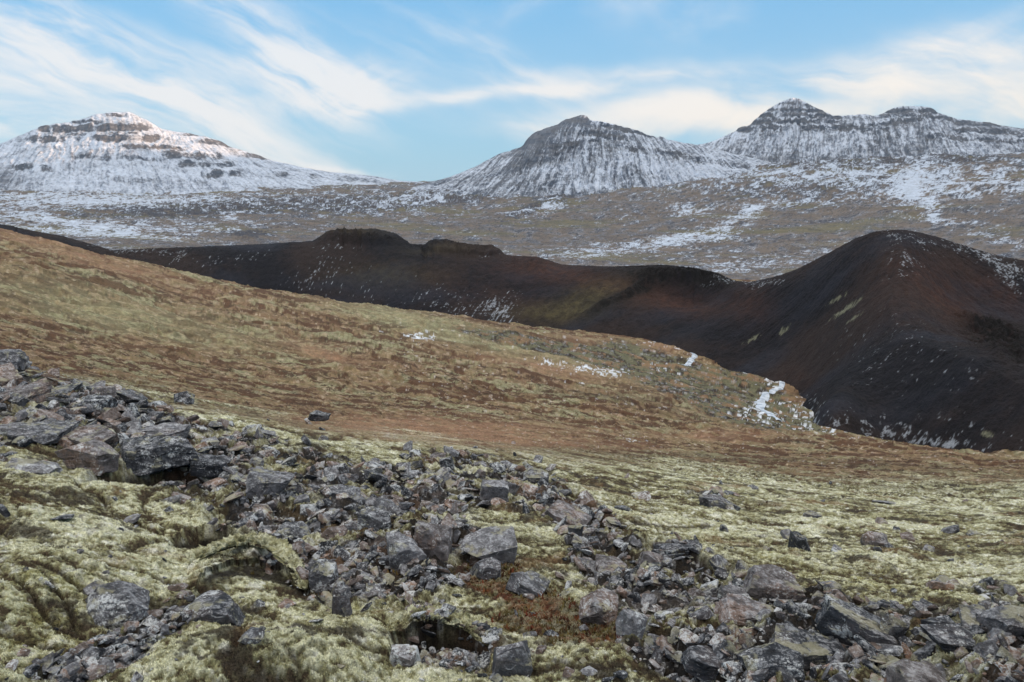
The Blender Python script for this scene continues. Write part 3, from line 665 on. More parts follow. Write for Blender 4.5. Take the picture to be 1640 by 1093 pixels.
def mountain(name, ridge, r_ridge, r_base, base_v, ncol, nrow, fan_u, fan_k, strata, seed, gully=1.0, snowy=0.0, rocky=(), back=1.5, p=1.35, flat=(), nf=.4, nq=.75, wq=2.0, tq=4.0):
    us = [q[0] for q in ridge]; vs = [q[1] for q in ridge]
    a0, a1 = pix_as(us[0], 250)[0], pix_as(us[-1], 250)[0]
    az = np.linspace(a0, a1, ncol)
    uu = CU + np.tan(az) * (F * math.cos(PITCH) + (CV - 250) * math.sin(PITCH))
    vr = np.interp(uu, us, vs)
    k = 3
    vr = np.convolve(np.pad(vr, k, mode='edge'), np.ones(2 * k + 1) / (2 * k + 1), 'valid')
    sr = pix_as(uu, vr)[1]
    rr = np.interp(uu, us, np.broadcast_to(r_ridge, (len(us),)))
    zb = pix_as(uu, np.interp(uu, *base_v))[1] * r_base
    t = np.linspace(0, 1, nrow)
    T = np.concatenate([t, 1 + np.linspace(0, 1, nrow // 5)[1:] * .5])[None, :]
    AZ = az[:, None] + 0 * T; RR = r_base + (rr[:, None] - r_base) * T
    zr = (sr * rr)[:, None]; zb = zb[:, None]
    H = zr - zb
    prof = np.where(T <= 1, np.clip(T, 0, 1) ** p, 1 - (T - 1) * back)
    Xq = np.sin(AZ) * RR; Yq = np.cos(AZ) * RR
    UU = uu[:, None] + 0 * T
    # gullies fan out downhill from the summit
    q = (UU - fan_u) / (1 + fan_k * (1 - np.clip(T, 0, 1)))
    wv = fbm(UU * .016, T * 3.5, 5, seed + 7, .6)
    g = ridged(q * .075 + wv * min(2.2, wq), T * 1.0 + seed, 4, seed, .6)
    g2 = ridged(q * .22 + wv * min(2.2, wq), T * 2.0, 3, seed + 2, .6)
    env = np.sin(np.clip(T, 0, 1) * np.pi) ** .6 * (T < 1) + .15
    zz = zb + H * prof + gully * env * (np.abs(H) * .040 + 4) * (g - .2) + gully * env * (np.abs(H) * .014 + 2) * (g2 - .2)
    # lava beds: benches and cliffs, broken by noise (rows given as seen from the track)
    warp = 4.0 * fbm(UU * .012, T * 2, 4, seed + 11) + 2.0 * fbm(UU * .06, T * 4, 3, seed + 13)
    cliff = np.zeros_like(zz)
    Vs = to_pix(Xq, Yq, zb + H * prof)[1]
    for (v0, w, u0, u1, k, tilt) in strata:
        on = sst(u0 - 14, u0 + 10, UU) * sst(u1 + 14, u1 - 10, UU) * sst(-.45, .05, fbm(UU * .03, UU * 0 + v0 * .1, 3, seed + int(v0)))
        d = (v0 + tilt * (UU - (u0 + u1) / 2) + warp - Vs) / w
        zz = zz + on * (w * RR / F * .55) * (sst(-.7, .7, d) - .5) * np.exp(-(d * .45) ** 2) * 1.6
        cliff = np.maximum(cliff, k * on * np.exp(-(d * 1.0) ** 4))
    zz = zz + (np.abs(H) * .016 + 6) * fbm(UU * .05, T * 9, 6, seed + 17, .65) * (1 - .6 * np.exp(-((T - 1) / .03) ** 2))
    n = slope_of(Xq, Yq, zz)
    U_, V_ = to_pix(Xq, Yq, zz)
    st = 1 - n[..., 2]
    fn = fbm(UU * .16, V_ * .30, 5, seed + 20, .75); fq = fbm(q * .22 + wv * wq, T * tq, 5, seed + 23, .72); fl = fbm(Xq * .006, Yq * .006, 4, seed + 27)
    rk = blobs(U_, V_, rocky) if len(rocky) else 0
    fz = blobs(U_, V_, flat) if len(flat) else 0
    m = .35 * sst(.12, .5, st) + 1.5 * cliff * (.7 + .7 * fn) + nq * fq + nf * fn + .40 * fl + .9 * rk - .45 * fz + .30 * (g2 - .3) + .22 * (g - .3) + .38 - snowy
    rockm = np.clip(sst(.12, .92, m) * .9 + .45 * cliff * sst(-.35, .15, fn + .5 * fq), 0, 1)
    rc = lerp(np.array([.030, .040, .060], np.float32), np.array([.075, .078, .088], np.float32), sst(-.3, .4, fbm(Xq * .01, zz * .05, 4, seed + 30)))
    sc = lerp(np.array([.50, .55, .64], np.float32), np.array([.25, .29, .37], np.float32), sst(-.1, .5, fq * .6 + fn * .6))
    Cc = lerp(sc, rc, rockm * .93)
    o = grid_mesh(name, Xq, Yq, zz, Cc, mat=M_MTN)
    tag(o, kind='structure')
    return o


mountain('mountain', [(-420, 330), (-300, 296), (-120, 262), (0, 232), (65, 206), (95, 200), (130, 195), (160, 184), (190, 181), (215, 180), (240, 193), (262, 207), (330, 219), (352, 227), (380, 239), (440, 258), (480, 268), (520, 275), (600, 283), (640, 290), (760, 296), (860, 310)],
         5200, 2900, ([-420, 0, 400, 700, 860], [345, 338, 334, 328, 330]), 900, 420, 190, .9,
         [(206, 4.5, 68, 238, 1.1, 0), (223, 4, 40, 268, .9, 0), (238, 2.5, 200, 295, .7, .05), (250, 4, 268, 356, .9, .03), (264, 3, 290, 372, .7, 0), (279, 4, 328, 378, .8, -.05), (270, 4, 22, 78, .7, .1), (232, 3, 325, 372, .8, .1), (243, 2.5, 380, 408, .8, 0), (252, 3.5, 398, 445, .9, .1),
          (281, 3, 435, 472, .6, .05), (218, 2, 296, 326, .7, 0), (184, 2, 180, 232, .6, .05), (195, 2, 120, 165, .5, 0), (215, 2, 90, 240, .35, 0), (256, 2.5, 120, 260, .3, .03), (292, 3, 180, 330, .25, .05), (286, 3, 490, 600, .3, .1)],
         300, .5, .20, rocky=[(5, 290, 30, 22, 0, .5), (60, 312, 60, 8, 0, .3), (300, 255, 70, 8, 10, .15), (600, 310, 60, 6, 0, .3)], flat=[(330, 240, 60, 10, 20, .3)], nq=.35, nf=.28)
mountain('mountain', [(600, 318), (690, 292), (720, 284), (760, 268), (800, 247), (822, 240), (836, 236), (845, 222), (856, 213), (882, 203), (893, 200), (899, 194), (930, 185), (938, 186), (944, 193), (975, 199), (1015, 210), (1050, 221), (1060, 219), (1066, 224), (1110, 232), (1160, 243), (1215, 256), (1300, 275), (1380, 300)],
         3400, 2250, ([600, 760, 1000, 1200, 1380], [345, 340, 334, 320, 320]), 1000, 380, 960, 1.1,
         [(205, 3, 955, 1010, .8, .2), (246, 3, 1010, 1092, .8, .08), (222, 3, 930, 1000, .5, .1), (213, 3, 1000, 1040, .6, .3), (262, 3, 1080, 1200, .4, .15), (235, 3, 880, 960, .5, -.1), (256, 3, 840, 900, .5, -.3)],
         340, 1.3, .08, rocky=[(868, 216, 50, 13, -32, .95), (925, 192, 18, 7, 0, .8), (840, 262, 60, 22, -30, .35), (1060, 220, 8, 3, 0, .6), (960, 205, 60, 6, 18, .4), (1050, 245, 40, 5, 10, .25), (900, 312, 160, 8, 0, .3), (720, 290, 60, 7, -10, .3)],
         flat=[(1110, 272, 85, 18, 0, .9), (1000, 265, 80, 22, -20, .35), (760, 280, 30, 12, 0, .2)], wq=1.3, tq=2.6, nq=.75, nf=.42)
mountain('mountain', [(980, 300), (1060, 258), (1110, 234), (1140, 227), (1172, 212), (1180, 206), (1196, 203), (1212, 186), (1240, 166), (1250, 162), (1262, 157), (1272, 159), (1300, 173), (1330, 187), (1352, 186), (1385, 183), (1392, 187), (1410, 181), (1422, 176), (1425, 173), (1455, 171), (1478, 173), (1492, 180), (1522, 192), (1570, 197), (1600, 201), (1640, 206), (1720, 210), (1800, 180), (1900, 165), (2000, 160)],
         4700, 2950, ([980, 1200, 1640, 2000], [315, 292, 272, 268]), 1050, 420, 1300, .35,
         [(178, 2.5, 1225, 1310, .6, 0), (187, 2.5, 1212, 1330, .6, 0), (197, 3, 1200, 1330, .7, 0), (207, 3, 1168, 1260, .9, 0), (188, 3, 1320, 1395, .8, -.02), (200, 3, 1330, 1500, .6, -.12), (180, 3, 1395, 1500, .9, 0), (189, 2.5, 1410, 1520, .5, .05), (209, 3, 1270, 1420, .5, .02), (200, 3, 1525, 1640, .9, .06), (213, 3, 1525, 1640, .6, .05), (226, 3, 1480, 1640, .4, .05), (168, 2, 1240, 1290, .5, 0)],
         380, 1.1, .06, rocky=[(1262, 175, 45, 12, 0, .15), (1190, 208, 25, 4, 10, .4), (1440, 180, 40, 6, 0, .3), (1350, 190, 60, 4, 0, .2), (1450, 235, 70, 14, 20, .3), (1600, 205, 60, 7, 5, .25), (1400, 258, 240, 6, 0, .4)],
         flat=[(1290, 225, 100, 14, 0, .5), (1400, 205, 60, 6, 20, .2), (1560, 235, 80, 10, 0, .2)], wq=1.4, tq=3.0, nq=.65, nf=.42)

# unseen range added off to the right, shaped to throw the valley into shade
def shade_range():
    P = [(4100, 5200, 620), (5200, 4600, 760), (4600, 3300, 720), (4300, 2200, 625), (4200, 1100, 610), (4300, 0, 620), (4300, -1500, 560), (4300, -3000, 560)]
    tt = np.linspace(0, len(P) - 1, 400)
    px_, py_, ph = [np.interp(tt, range(len(P)), [q[i] for q in P]) for i in range(3)]
    dx, dy = np.gradient(px_), np.gradient(py_); ln = np.hypot(dx, dy); nx, ny = dy / ln, -dx / ln
    w = np.linspace(-1, 1, 60)
    Wd = w[None, :] * 1100
    Xq = px_[:, None] + nx[:, None] * Wd; Yq = py_[:, None] + ny[:, None] * Wd
    H = ph[:, None] * (1 - np.abs(w[None, :]) ** 1.1)
    Zq = -40 + H * (1 + .25 * fbm(Xq * .0012, Yq * .0012, 4, 400)) + 25 * ridged(Xq * .004, Yq * .004, 4, 404)
    n = slope_of(Xq, Yq, Zq); m = sst(.1, .4, 1 - n[..., 2] + .3 * fbm(Xq * .01, Yq * .01, 4, 410))
    Cc = lerp(np.array([.7, .74, .8], np.float32), np.array([.06, .06, .07], np.float32), m)
    tag(grid_mesh('added_shade_range', Xq, Yq, Zq, Cc, mat=M_MTN), kind='structure')


shade_range()

# ------------------------------------------------------------------ frozen stream in the valley floor
def stream(path):
    P = []
    for (u, v, w) in path:
        g = ground_at(u, v, 60, 400)
        if g: P.append((g[0], g[1], w))
    P = np.array(P); tt = np.linspace(0, len(P) - 1, 160)
    px_, py_, pw = [np.interp(tt, range(len(P)), P[:, i]) for i in range(3)]; pw = pw * .45
    px_ = px_ + .8 * fbm(tt * 2.2, tt * 0 + 3, 3, 5); py_ = py_ + 1.2 * fbm(tt * 1.7, tt * 0 + 8, 3, 6)
    dx, dy = np.gradient(px_), np.gradient(py_); ln = np.hypot(dx, dy) + 1e-6; nx, ny = -dy / ln, dx / ln
    pw = pw * (1 + .5 * fbm(tt * 3, tt * 0, 3, 9))
    w = np.linspace(-1, 1, 9)[None, :]
    Xs = px_[:, None] + nx[:, None] * w * pw[:, None]; Ys = py_[:, None] + ny[:, None] * w * pw[:, None]
    Zs = ground_z(Xs, Ys) + .22 - .12 * np.abs(w)
    Cs = lerp(np.array([.62, .67, .74], np.float32), np.array([.30, .36, .44], np.float32), sst(-.2, .4, fbm(Xs * .8, Ys * .8, 4, 12)))
    return Xs, Ys, Zs, Cs


M_ICE = terrain_mat('stream_ice', (.8, 4), .15, .4, .1, .45)
for pth in ([(1080, 556, 1.0), (1105, 566, 1.2), (1114, 574, 1.4), (1102, 584, 1.6), (1096, 592, 1.2)],
            [(1190, 600, .8), (1222, 606, 1.2), (1250, 612, 1.4), (1250, 624, 1.6), (1228, 636, 1.8), (1215, 650, 1.6), (1228, 664, 1.6), (1245, 678, 1.2)]):
    Xs, Ys, Zs, Cs = stream(pth)
    tag(grid_mesh('stream', Xs, Ys, Zs, Cs, mat=M_ICE), kind='structure')

# ------------------------------------------------------------------ rocks
def icosphere(sub):
    t = (1 + 5 ** .5) / 2
    v = [(-1, t, 0), (1, t, 0), (-1, -t, 0), (1, -t, 0), (0, -1, t), (0, 1, t), (0, -1, -t), (0, 1, -t), (t, 0, -1), (t, 0, 1), (-t, 0, -1), (-t, 0, 1)]
    f = [(0, 11, 5), (0, 5, 1), (0, 1, 7), (0, 7, 10), (0, 10, 11), (1, 5, 9), (5, 11, 4), (11, 10, 2), (10, 7, 6), (7, 1, 8), (3, 9, 4), (3, 4, 2), (3, 2, 6), (3, 6, 8), (3, 8, 9), (4, 9, 5), (2, 4, 11), (6, 2, 10), (8, 6, 7), (9, 8, 1)]
    v = [np.array(q) / np.linalg.norm(q) for q in v]
    for _ in range(sub):
        cache = {}; nf = []
        def midp(a, b):
            k = (min(a, b), max(a, b))
            if k not in cache:
                q = v[a] + v[b]; v.append(q / np.linalg.norm(q)); cache[k] = len(v) - 1
            return cache[k]
        for a, b, c in f:
            ab, bc, ca_ = midp(a, b), midp(b, c), midp(c, a)
            nf += [(a, ab, ca_), (b, bc, ab), (c, ca_, bc), (ab, bc, ca_)]
        f = nf
    return np.array(v), np.array(f, np.int32)


ICO = {k: icosphere(k) for k in (1, 2, 3, 4, 5)}


def shape(dirs, planes, soft=60):
    n = planes[:, :3]; d = planes[:, 3]
    dn = np.maximum(dirs @ n.T, 1e-4) / d
    return 1.0 / (np.sum(dn ** soft, axis=1) ** (1.0 / soft))


def noise3(p, f, seed):
    return (perlin(p[:, 0] * f + 3, p[:, 1] * f, seed) + perlin(p[:, 1] * f, p[:, 2] * f + 5, seed + 1) + perlin(p[:, 2] * f, p[:, 0] * f + 9, seed + 2)) / 2


def rock_verts(rg, sub, dims, nplanes=11, planes=None, rough=1.0):
    dirs, faces = ICO[sub]
    if planes is None:
        nn = rg.normal(size=(nplanes, 3)); nn /= np.linalg.norm(nn, axis=1, keepdims=True)
        ax = np.array([[1, 0, 0], [-1, 0, 0], [0, 1, 0], [0, -1, 0], [0, 0, 1], [0, 0, -1]], float) + rg.normal(size=(6, 3)) * .17
        ax /= np.linalg.norm(ax, axis=1, keepdims=True)
        planes = np.concatenate([np.c_[nn, .78 + .34 * rg.random(nplanes)], np.c_[ax, .72 + .25 * rg.random(6)]])
    r = shape(dirs, planes, {1: 20, 2: 40, 3: 60, 4: 140, 5: 220}[sub])
    p = dirs * r[:, None]
    if sub >= 3:
        s = int(rg.integers(1000))
        p = p + dirs * (rough * (.045 * noise3(p, 1.6, s) + .014 * noise3(p, 6, s + 9) + .007 * noise3(p, 17, s + 19)))[:, None]
        # chipped ledges
        led = noise3(p, 1.9, s + 31)
        p = p - dirs * (.06 * rough * sst(.16, .2, led))[:, None]
    return p * np.asarray(dims)[None, :], faces


def rock_mesh(name, v, f, flat=True):
    me = bpy.data.meshes.new(name); raw_mesh(me, v, f, 3)
    me.polygons.foreach_set('use_smooth', np.full(len(f), not flat))
    me.materials.append(M_ROCK)
    return me


def hull_planes(pts):
    """planes of the convex hull round hand-set corner points"""
    pts = np.array(pts, float); c = pts.mean(0); q = pts - c; out = []
    n = len(q)
    for i in range(n):
        for j in range(i + 1, n):
            for k in range(j + 1, n):
                nn = np.cross(q[j] - q[i], q[k] - q[i]); L_ = np.linalg.norm(nn)
                if L_ < 1e-9: continue
                nn /= L_; d = nn @ q[i]
                if d < 0: nn, d = -nn, -d
                if np.all(q @ nn <= d + 1e-6): out.append([*nn, max(d, 1e-3)])
    return np.array(out), c


rg = np.random.default_rng(5)
ROCKS = []      # (u, v, width px) already placed
count = [0]


def put_rock(me, u, v, rotz, tilt, scale, label, group=None, sink=.0, zup=None, tone=(.4, .2, .4)):
    g = ground_at(u, v)
    if g is None: return None
    o = bpy.data.objects.new('rock', me); col.objects.link(o)
    x, y, z, r = g
    o.color = (*tone, 1)
    o.location = (x, y, z + (zup if zup is not None else 0) - sink); o.rotation_euler = (tilt[0], tilt[1], rotz); o.scale = (scale,) * 3
    tag(o, label, 'rock', group); ROCKS.append((u, v)); count[0] += 1
    return o


# hand-placed boulders: centre pixel, base pixel row, width px, height px, depth ratio, turn, tilts, label, seed
def hero(u, vbase, wpx, hpx, dep, rot, tilt, label, seed, planes_pts=None, npl=9, sub=5):
    g = ground_at(u, vbase)
    if g is None: return
    r = math.sqrt(g[3] ** 2 + g[2] ** 2)
    w, h = wpx * (.84 - .16 * min(1, max(0, wpx - 70) / 80)) / F * r, hpx * .84 / F * r
    rgl = np.random.default_rng(seed)
    if planes_pts is not None:
        pl, c = hull_planes(planes_pts)
        v, f = rock_verts(rgl, sub, (w / 2, w / 2 * dep, h / 2), planes=pl, rough=.45)
        # normalise to unit half-extents so that width and height are as asked
    else:
        v, f = rock_verts(rgl, sub, (w / 2, w / 2 * dep, h / 2), npl, rough=1.1)
    ext = (v.max(0) - v.min(0)) / 2
    v = (v - (v.max(0) + v.min(0)) / 2) * np.array([w / 2, w / 2 * dep, h / 2]) / ext
    me = rock_mesh('rock', v, f)
    tn = [.35 + .3 * rgl.random(), .1 * rgl.random(), .3 + .4 * rgl.random()]
    if 'dark' in label: tn[0] = .08
    if 'pale' in label: tn[0] = .95
    if any(k in label for k in ('brown', 'tan', 'rust')) and 'left of the brown' not in label: tn[1] = .38; tn[0] = .55
    if 'lichen' in label or 'frost' in label: tn[2] = .9
    if 'white with lichen' in label: tn[2] = 1.6
    if 'smooth' in label: tn[2] = 0
    put_rock(me, u, vbase, R(rot), (R(tilt[0]), R(tilt[1])), 1, label, None, 0, h * .27, tuple(tn))


SLAB = [(-1, -.3, .55), (-.5, -1, .5), (1, -.9, .75), (1.0, .6, .85), (.2, 1, .75), (-.8, .7, .6), (.75, -.7, -1), (.95, .3, -.8), (.3, .4, -.7), (-.3, -.4, .1), (-.5, .5, .1)]
HEROES = [
    (783, 893, 112, 62, .75, 8, (8, -4), 'grey flat-topped boulder overhanging a dark gap beside pale moss', 1, SLAB),
    (692, 890, 76, 84, .8, -10, (0, 0), 'blocky brown-topped boulder left of the flat-topped overhanging boulder', 2, None),
    (650, 905, 70, 60, .8, 20, (0, 5), 'grey cube-like block with pale lichen, front left of the brown-topped boulder', 3, None),
    (817, 1085, 66, 92, .8, 15, (0, 8), 'smooth blue-grey upright boulder at the bottom centre beside the moss hollow', 4, None),
    (180, 975, 140, 62, .8, 10, (5, 8), 'broad grey boulder with lichen half sunk in moss at lower left', 5, None),
    (345, 1003, 108, 62, .9, 0, (0, -5), 'dark blue-grey dome-shaped boulder below the arched moss lip', 6, None),
    (648, 1072, 56, 50, .9, 0, (0, 0), 'round rock crusted white with lichen inside the moss hollow', 7, None),
    (1362, 1018, 118, 86, .8, -12, (10, 22), 'tall dark angular boulder with a sloping face, largest in the lower right scree', 8, None),
    (1232, 956, 104, 58, .8, -5, (5, 14), 'sloping grey brown boulder up against the moss, above the lower right scree', 9, None),
    (958, 985, 76, 52, .9, 0, (0, 0), 'domed grey-brown boulder standing in dark red moss', 10, None),
    (1008, 1032, 62, 66, .7, 20, (0, 25), 'pale pointed slab leaning down to the right beside the red moss', 11, None),
    (1500, 1010, 48, 46, .8, 25, (0, 5), 'small dark pyramid-shaped rock at the right edge of the moss', 12, None),
    (1530, 1030, 104, 24, .7, 10, (4, 8), 'long flat grey slab lying in front of the dark pyramid-shaped rock', 13, None),
    (255, 745, 180, 56, .6, 4, (0, -3), 'long dark ledge of rock above the mossy bank in the upper left scree', 14, None),
    (145, 748, 92, 52, .8, -12, (0, 8), 'tan faced block at the left end of the long dark ledge', 15, None),
    (150, 722, 105, 46, .8, -20, (0, 0), 'shadowy grey boulder behind the tan faced block', 16, None),
    (62, 712, 110, 36, .8, 10, (5, 5), 'low grey slab near the left edge, left of the shadowy boulder', 17, None),
    (55, 752, 80, 26, .7, 0, (0, 4), 'lichen-spotted dark block at the left edge above the pale moss', 18, None),
    (262, 704, 86, 34, .7, 5, (8, 0), 'flat pale grey slab resting on top of the upper left scree', 19, None),
    (150, 660, 66, 36, .8, 10, (0, 0), 'dark boulder among frosted rocks high in the upper left scree', 20, None),
    (30, 640, 90, 34, .8, 0, (0, -8), 'rusty brown slab at the left edge near the top of the scree', 21, None),
    (8, 592, 70, 40, .8, 0, (0, 0), 'grey rock on the skyline of the scree at the far left edge', 22, None),
    (168, 640, 36, 32, .8, 30, (0, 0), 'dark upright stone on the crest of the scree below the brown hillside', 23, None),
    (510, 676, 46, 24, .7, 0, (0, 0), 'isolated dark rock at the edge of the orange grass', 24, None),
    (546, 768, 40, 46, .6, -20, (0, -22), 'dark stone tilted like a shark fin on a pyramid-shaped rock', 25, None),
    (548, 802, 72, 34, .8, 5, (0, 0), 'pyramid-shaped grey rock under the fin-shaped stone', 26, None),
    (716, 754, 30, 26, .8, 0, (0, 0), 'small dark rock capped with frost beyond the centre of the scree', 27, None),
    (790, 792, 60, 46, .9, 10, (0, 0), 'dark rounded boulder above the pale green moss patch', 28, None),
    (858, 772, 50, 26, .8, 0, (0, 0), 'low dark rock right of the dark rounded boulder', 29, None),
    (905, 835, 90, 40, .7, -20, (0, 22), 'long split brown-grey boulder running down towards the rust-coloured gap', 30, None),
    (1150, 812, 76, 26, .7, 0, (0, 8), 'dark low boulder in the moss right of the scree, farther of two', 31, None),
    (1282, 878, 34, 40, .8, 10, (0, 0), 'dark upright stone with a black side in the open moss', 32, None),
    (1402, 876, 44, 32, .8, 0, (0, 0), 'brownish pointed stone alone in the open moss on the right', 33, None),
    (435, 800, 80, 50, .8, 10, (0, 5), 'grey angular boulder in the middle of the scree below the long ledge', 34, None),
    (520, 940, 52, 66, .7, 12, (0, -14), 'grey boulder patched with white lichen at the right end of the arched moss lip', 35, None),
    (548, 1000, 40, 52, .8, 0, (0, 0), 'smooth dark upright stone above the moss mound at the bottom', 36, None),
    (845, 945, 74, 38, .8, -10, (0, 22), 'blue-grey slab sloping into the red moss below the overhanging boulder', 37, None),
    (780, 922, 60, 40, .8, 10, (0, 0), 'grey rock right under the overhang of the flat-topped boulder', 38, None),
    (605, 802, 80, 36, .8, 0, (0, 12), 'grey slab right of the pyramid-shaped rock', 39, None),
    (335, 755, 70, 40, .8, 5, (0, 10), 'grey split rock at the right end of the long dark ledge', 40, None),
    (1045, 898, 56, 34, .8, 0, (0, 14), 'dark rock above the lower right scree beside rust-coloured moss', 41, None),
    (985, 900, 70, 28, .8, 0, (0, 5), 'low grey boulder just left of the rust-coloured moss', 42, None),
    (1195, 995, 120, 34, .7, 5, (6, 8), 'broad tan slab lying flat in the lower right scree', 43, None),
    (1290, 1040, 150, 46, .7, -8, (6, 4), 'wide flat slab in front of the tall dark angular boulder', 44, None),
    (1130, 1078, 90, 44, .8, 15, (0, 10), 'dark broken block at the bottom edge right of centre', 45, None),
    (1480, 1088, 110, 56, .8, 0, (0, 8), 'purplish brown boulder cut by the bottom edge at the right', 46, None),
    (1428, 1015, 46, 44, .7, 20, (0, 12), 'narrow upright grey slab leaning beside the tall dark boulder', 47, None),
    (1230, 1075, 110, 34, .8, 0, (4, -6), 'dark slab with a sharp front edge near the bottom right', 48, None),
    (600, 845, 60, 42, .8, 10, (0, 0), 'lichen-speckled grey block up the slope from the cube-like block', 49, None),
    (1615, 1020, 70, 40, .8, 0, (0, -5), 'grey rock at the right edge above the long flat slab', 50, None),
    (470, 850, 74, 44, .8, 25, (0, 4), 'frost-covered block in the middle of the scree above the arched moss lip', 51, None),
    (410, 1080, 44, 24, .8, 0, (0, 0), 'lichened rock poking out of the moss mound at the bottom', 52, None),
]
for h in HEROES:
    hero(h[0], h[1], h[2], h[3], h[4], h[5], h[6], h[7], h[8] + 50, h[9])

# loose rocks of the scree: every one its own object
REG = [('upper left scree under the brown hillside', 'rocks of the upper left scree', (0, 590, 430, 775), 62, (22, 60)),
       ('central scree between the long ledge and the overhanging boulder', 'rocks of the central scree', (380, 740, 745, 960), 62, (20, 48)),
       ('scattered stony patch beyond the overhanging boulder', 'rocks of the far stony patch', (600, 715, 1010, 860), 26, (12, 34)),
       ('lower right scree', 'rocks of the lower right scree', (930, 890, 1660, 1110), 70, (20, 62)),
       ('small rubble hollow at the bottom left', 'rocks of the lower left rubble', (80, 940, 420, 1100), 16, (18, 40)),
       ('open moss slope on the right', 'stones in the open moss', (1050, 775, 1640, 930), 12, (10, 30))]
WORD = ['wedge-shaped', 'blocky', 'slab-like', 'sharp-edged', 'chunky', 'flattish', 'angular', 'splintered']
POOL = []; LOOSE = []
for k in range(40):
    d = (1, .45 + .5 * rg.random(), (.30 + .35 * rg.random()) if k % 3 else .17)
    v, f = rock_verts(rg, 4, d, int(rg.integers(2, 8)), rough=1.3)
    POOL.append(rock_mesh('rock', v, f))
scr_flat = lambda g: float(bilin(scree, azf, lnr, np.array(math.atan2(g[0], g[1])), np.array(math.log(g[3]))))
for where, grp, (u0, v0, u1, v1), n, (s0, s1) in REG:
    placed = 0; tries = 0; mine = []
    while placed < n and tries < 4000:
        tries += 1
        u = u0 + (u1 - u0) * rg.random(); v = v0 + (v1 - v0) * rg.random()
        g = ground_at(u, v, 1.9, 14)
        if g is None: continue
        need = .45 if 'moss' not in where else -1
        if scr_flat(g) < need: continue
        wpx = s0 + (s1 - s0) * rg.random() ** 2.2
        if any(abs(a - u) < (w + wpx) * .33 and abs(b - v) < (w + wpx) * .2 for a, b, w in mine): continue
        if any(abs(h[0] - u) < h[2] * .36 and -h[3] * .7 < v - h[1] < h[3] * .25 for h in HEROES): continue
        mine.append((u, v, wpx))
        k = int(rg.integers(40)); w = wpx / F * g[3] / 2 * 1.0
        kind = rg.random()
        tone = [(.05 + .1 * rg.random(), .05, .3), (.85 + .15 * rg.random(), .05, .6), (.45, .1, .5), (.55, .8, .3), (.4, .15, 1.3)][int(rg.choice(5, p=[.24, .2, .18, .2, .18]))]
        o = put_rock(POOL[k], u, v, rg.random() * 6.28, ((rg.random() - .5) * .9, (rg.random() - .5) * .9), w, 'x', grp, 0, w * .11, tone)
        LOOSE.append([o, u, v, wpx, k, tone])
        placed += 1

MARKS = {1: 'flat-topped overhanging boulder', 2: 'blocky brown-topped boulder', 4: 'upright boulder at the bottom centre', 5: 'broad lichened boulder at lower left', 6: 'dome-shaped boulder at lower left',
         8: 'tall dark angular boulder', 9: 'sloping grey brown boulder', 10: 'domed boulder in red moss', 13: 'long flat slab at the right', 14: 'long dark ledge', 17: 'low slab near the left edge',
         19: 'flat pale slab', 21: 'rusty slab at the left edge', 26: 'pyramid-shaped rock', 28: 'dark rounded boulder', 30: 'long split boulder', 31: 'farther low dark boulder', 32: 'dark upright stone in open moss',
         34: 'angular boulder below the ledge', 35: 'lichened boulder at the arched moss', 43: 'broad tan slab', 44: 'wide flat slab', 45: 'broken block at the bottom edge', 46: 'purplish boulder at the bottom right', 33: 'lone pointed stone in open moss', 27: 'small frost-capped rock'}
ORD = ['', 'second ', 'third ', 'fourth ', 'fifth ', 'sixth ', 'seventh ', 'eighth ', 'ninth ', 'tenth ']
hm = [(h[0], h[1] - h[3] * .4, MARKS[h[8]]) for h in HEROES if h[8] in MARKS]
fams = {}
for L_ in LOOSE:
    o, u, v, wpx, k, tone = L_
    d, hu, hv, nm = min((math.hypot(a - u, 1.6 * (b - v)), a, b, n_) for a, b, n_ in hm)
    rel = ('left of' if u < hu else 'right of') if abs(u - hu) > 1.3 * abs(v - hv) else ('behind' if v < hv else 'in front of')
    size = 'small' if wpx < 26 else ('large' if wpx > 42 else 'medium')
    tw = 'rusty brown' if tone[1] > .5 else 'white-lichened' if tone[2] > .9 else 'dark' if tone[0] < .3 else 'pale frosted' if tone[0] > .7 else 'grey'
    fams.setdefault((size, tw, rel, nm), []).append((d, o))
for (size, tw, rel, nm), l_ in fams.items():
    l_.sort(key=lambda q: q[0])
    for n_, (d, o) in enumerate(l_):
        o['label'] = '%s%s %s rock %s the %s' % ('' if len(l_) == 1 else ORD[min(n_, 9)] or 'nearest ', size, tw, rel, nm)

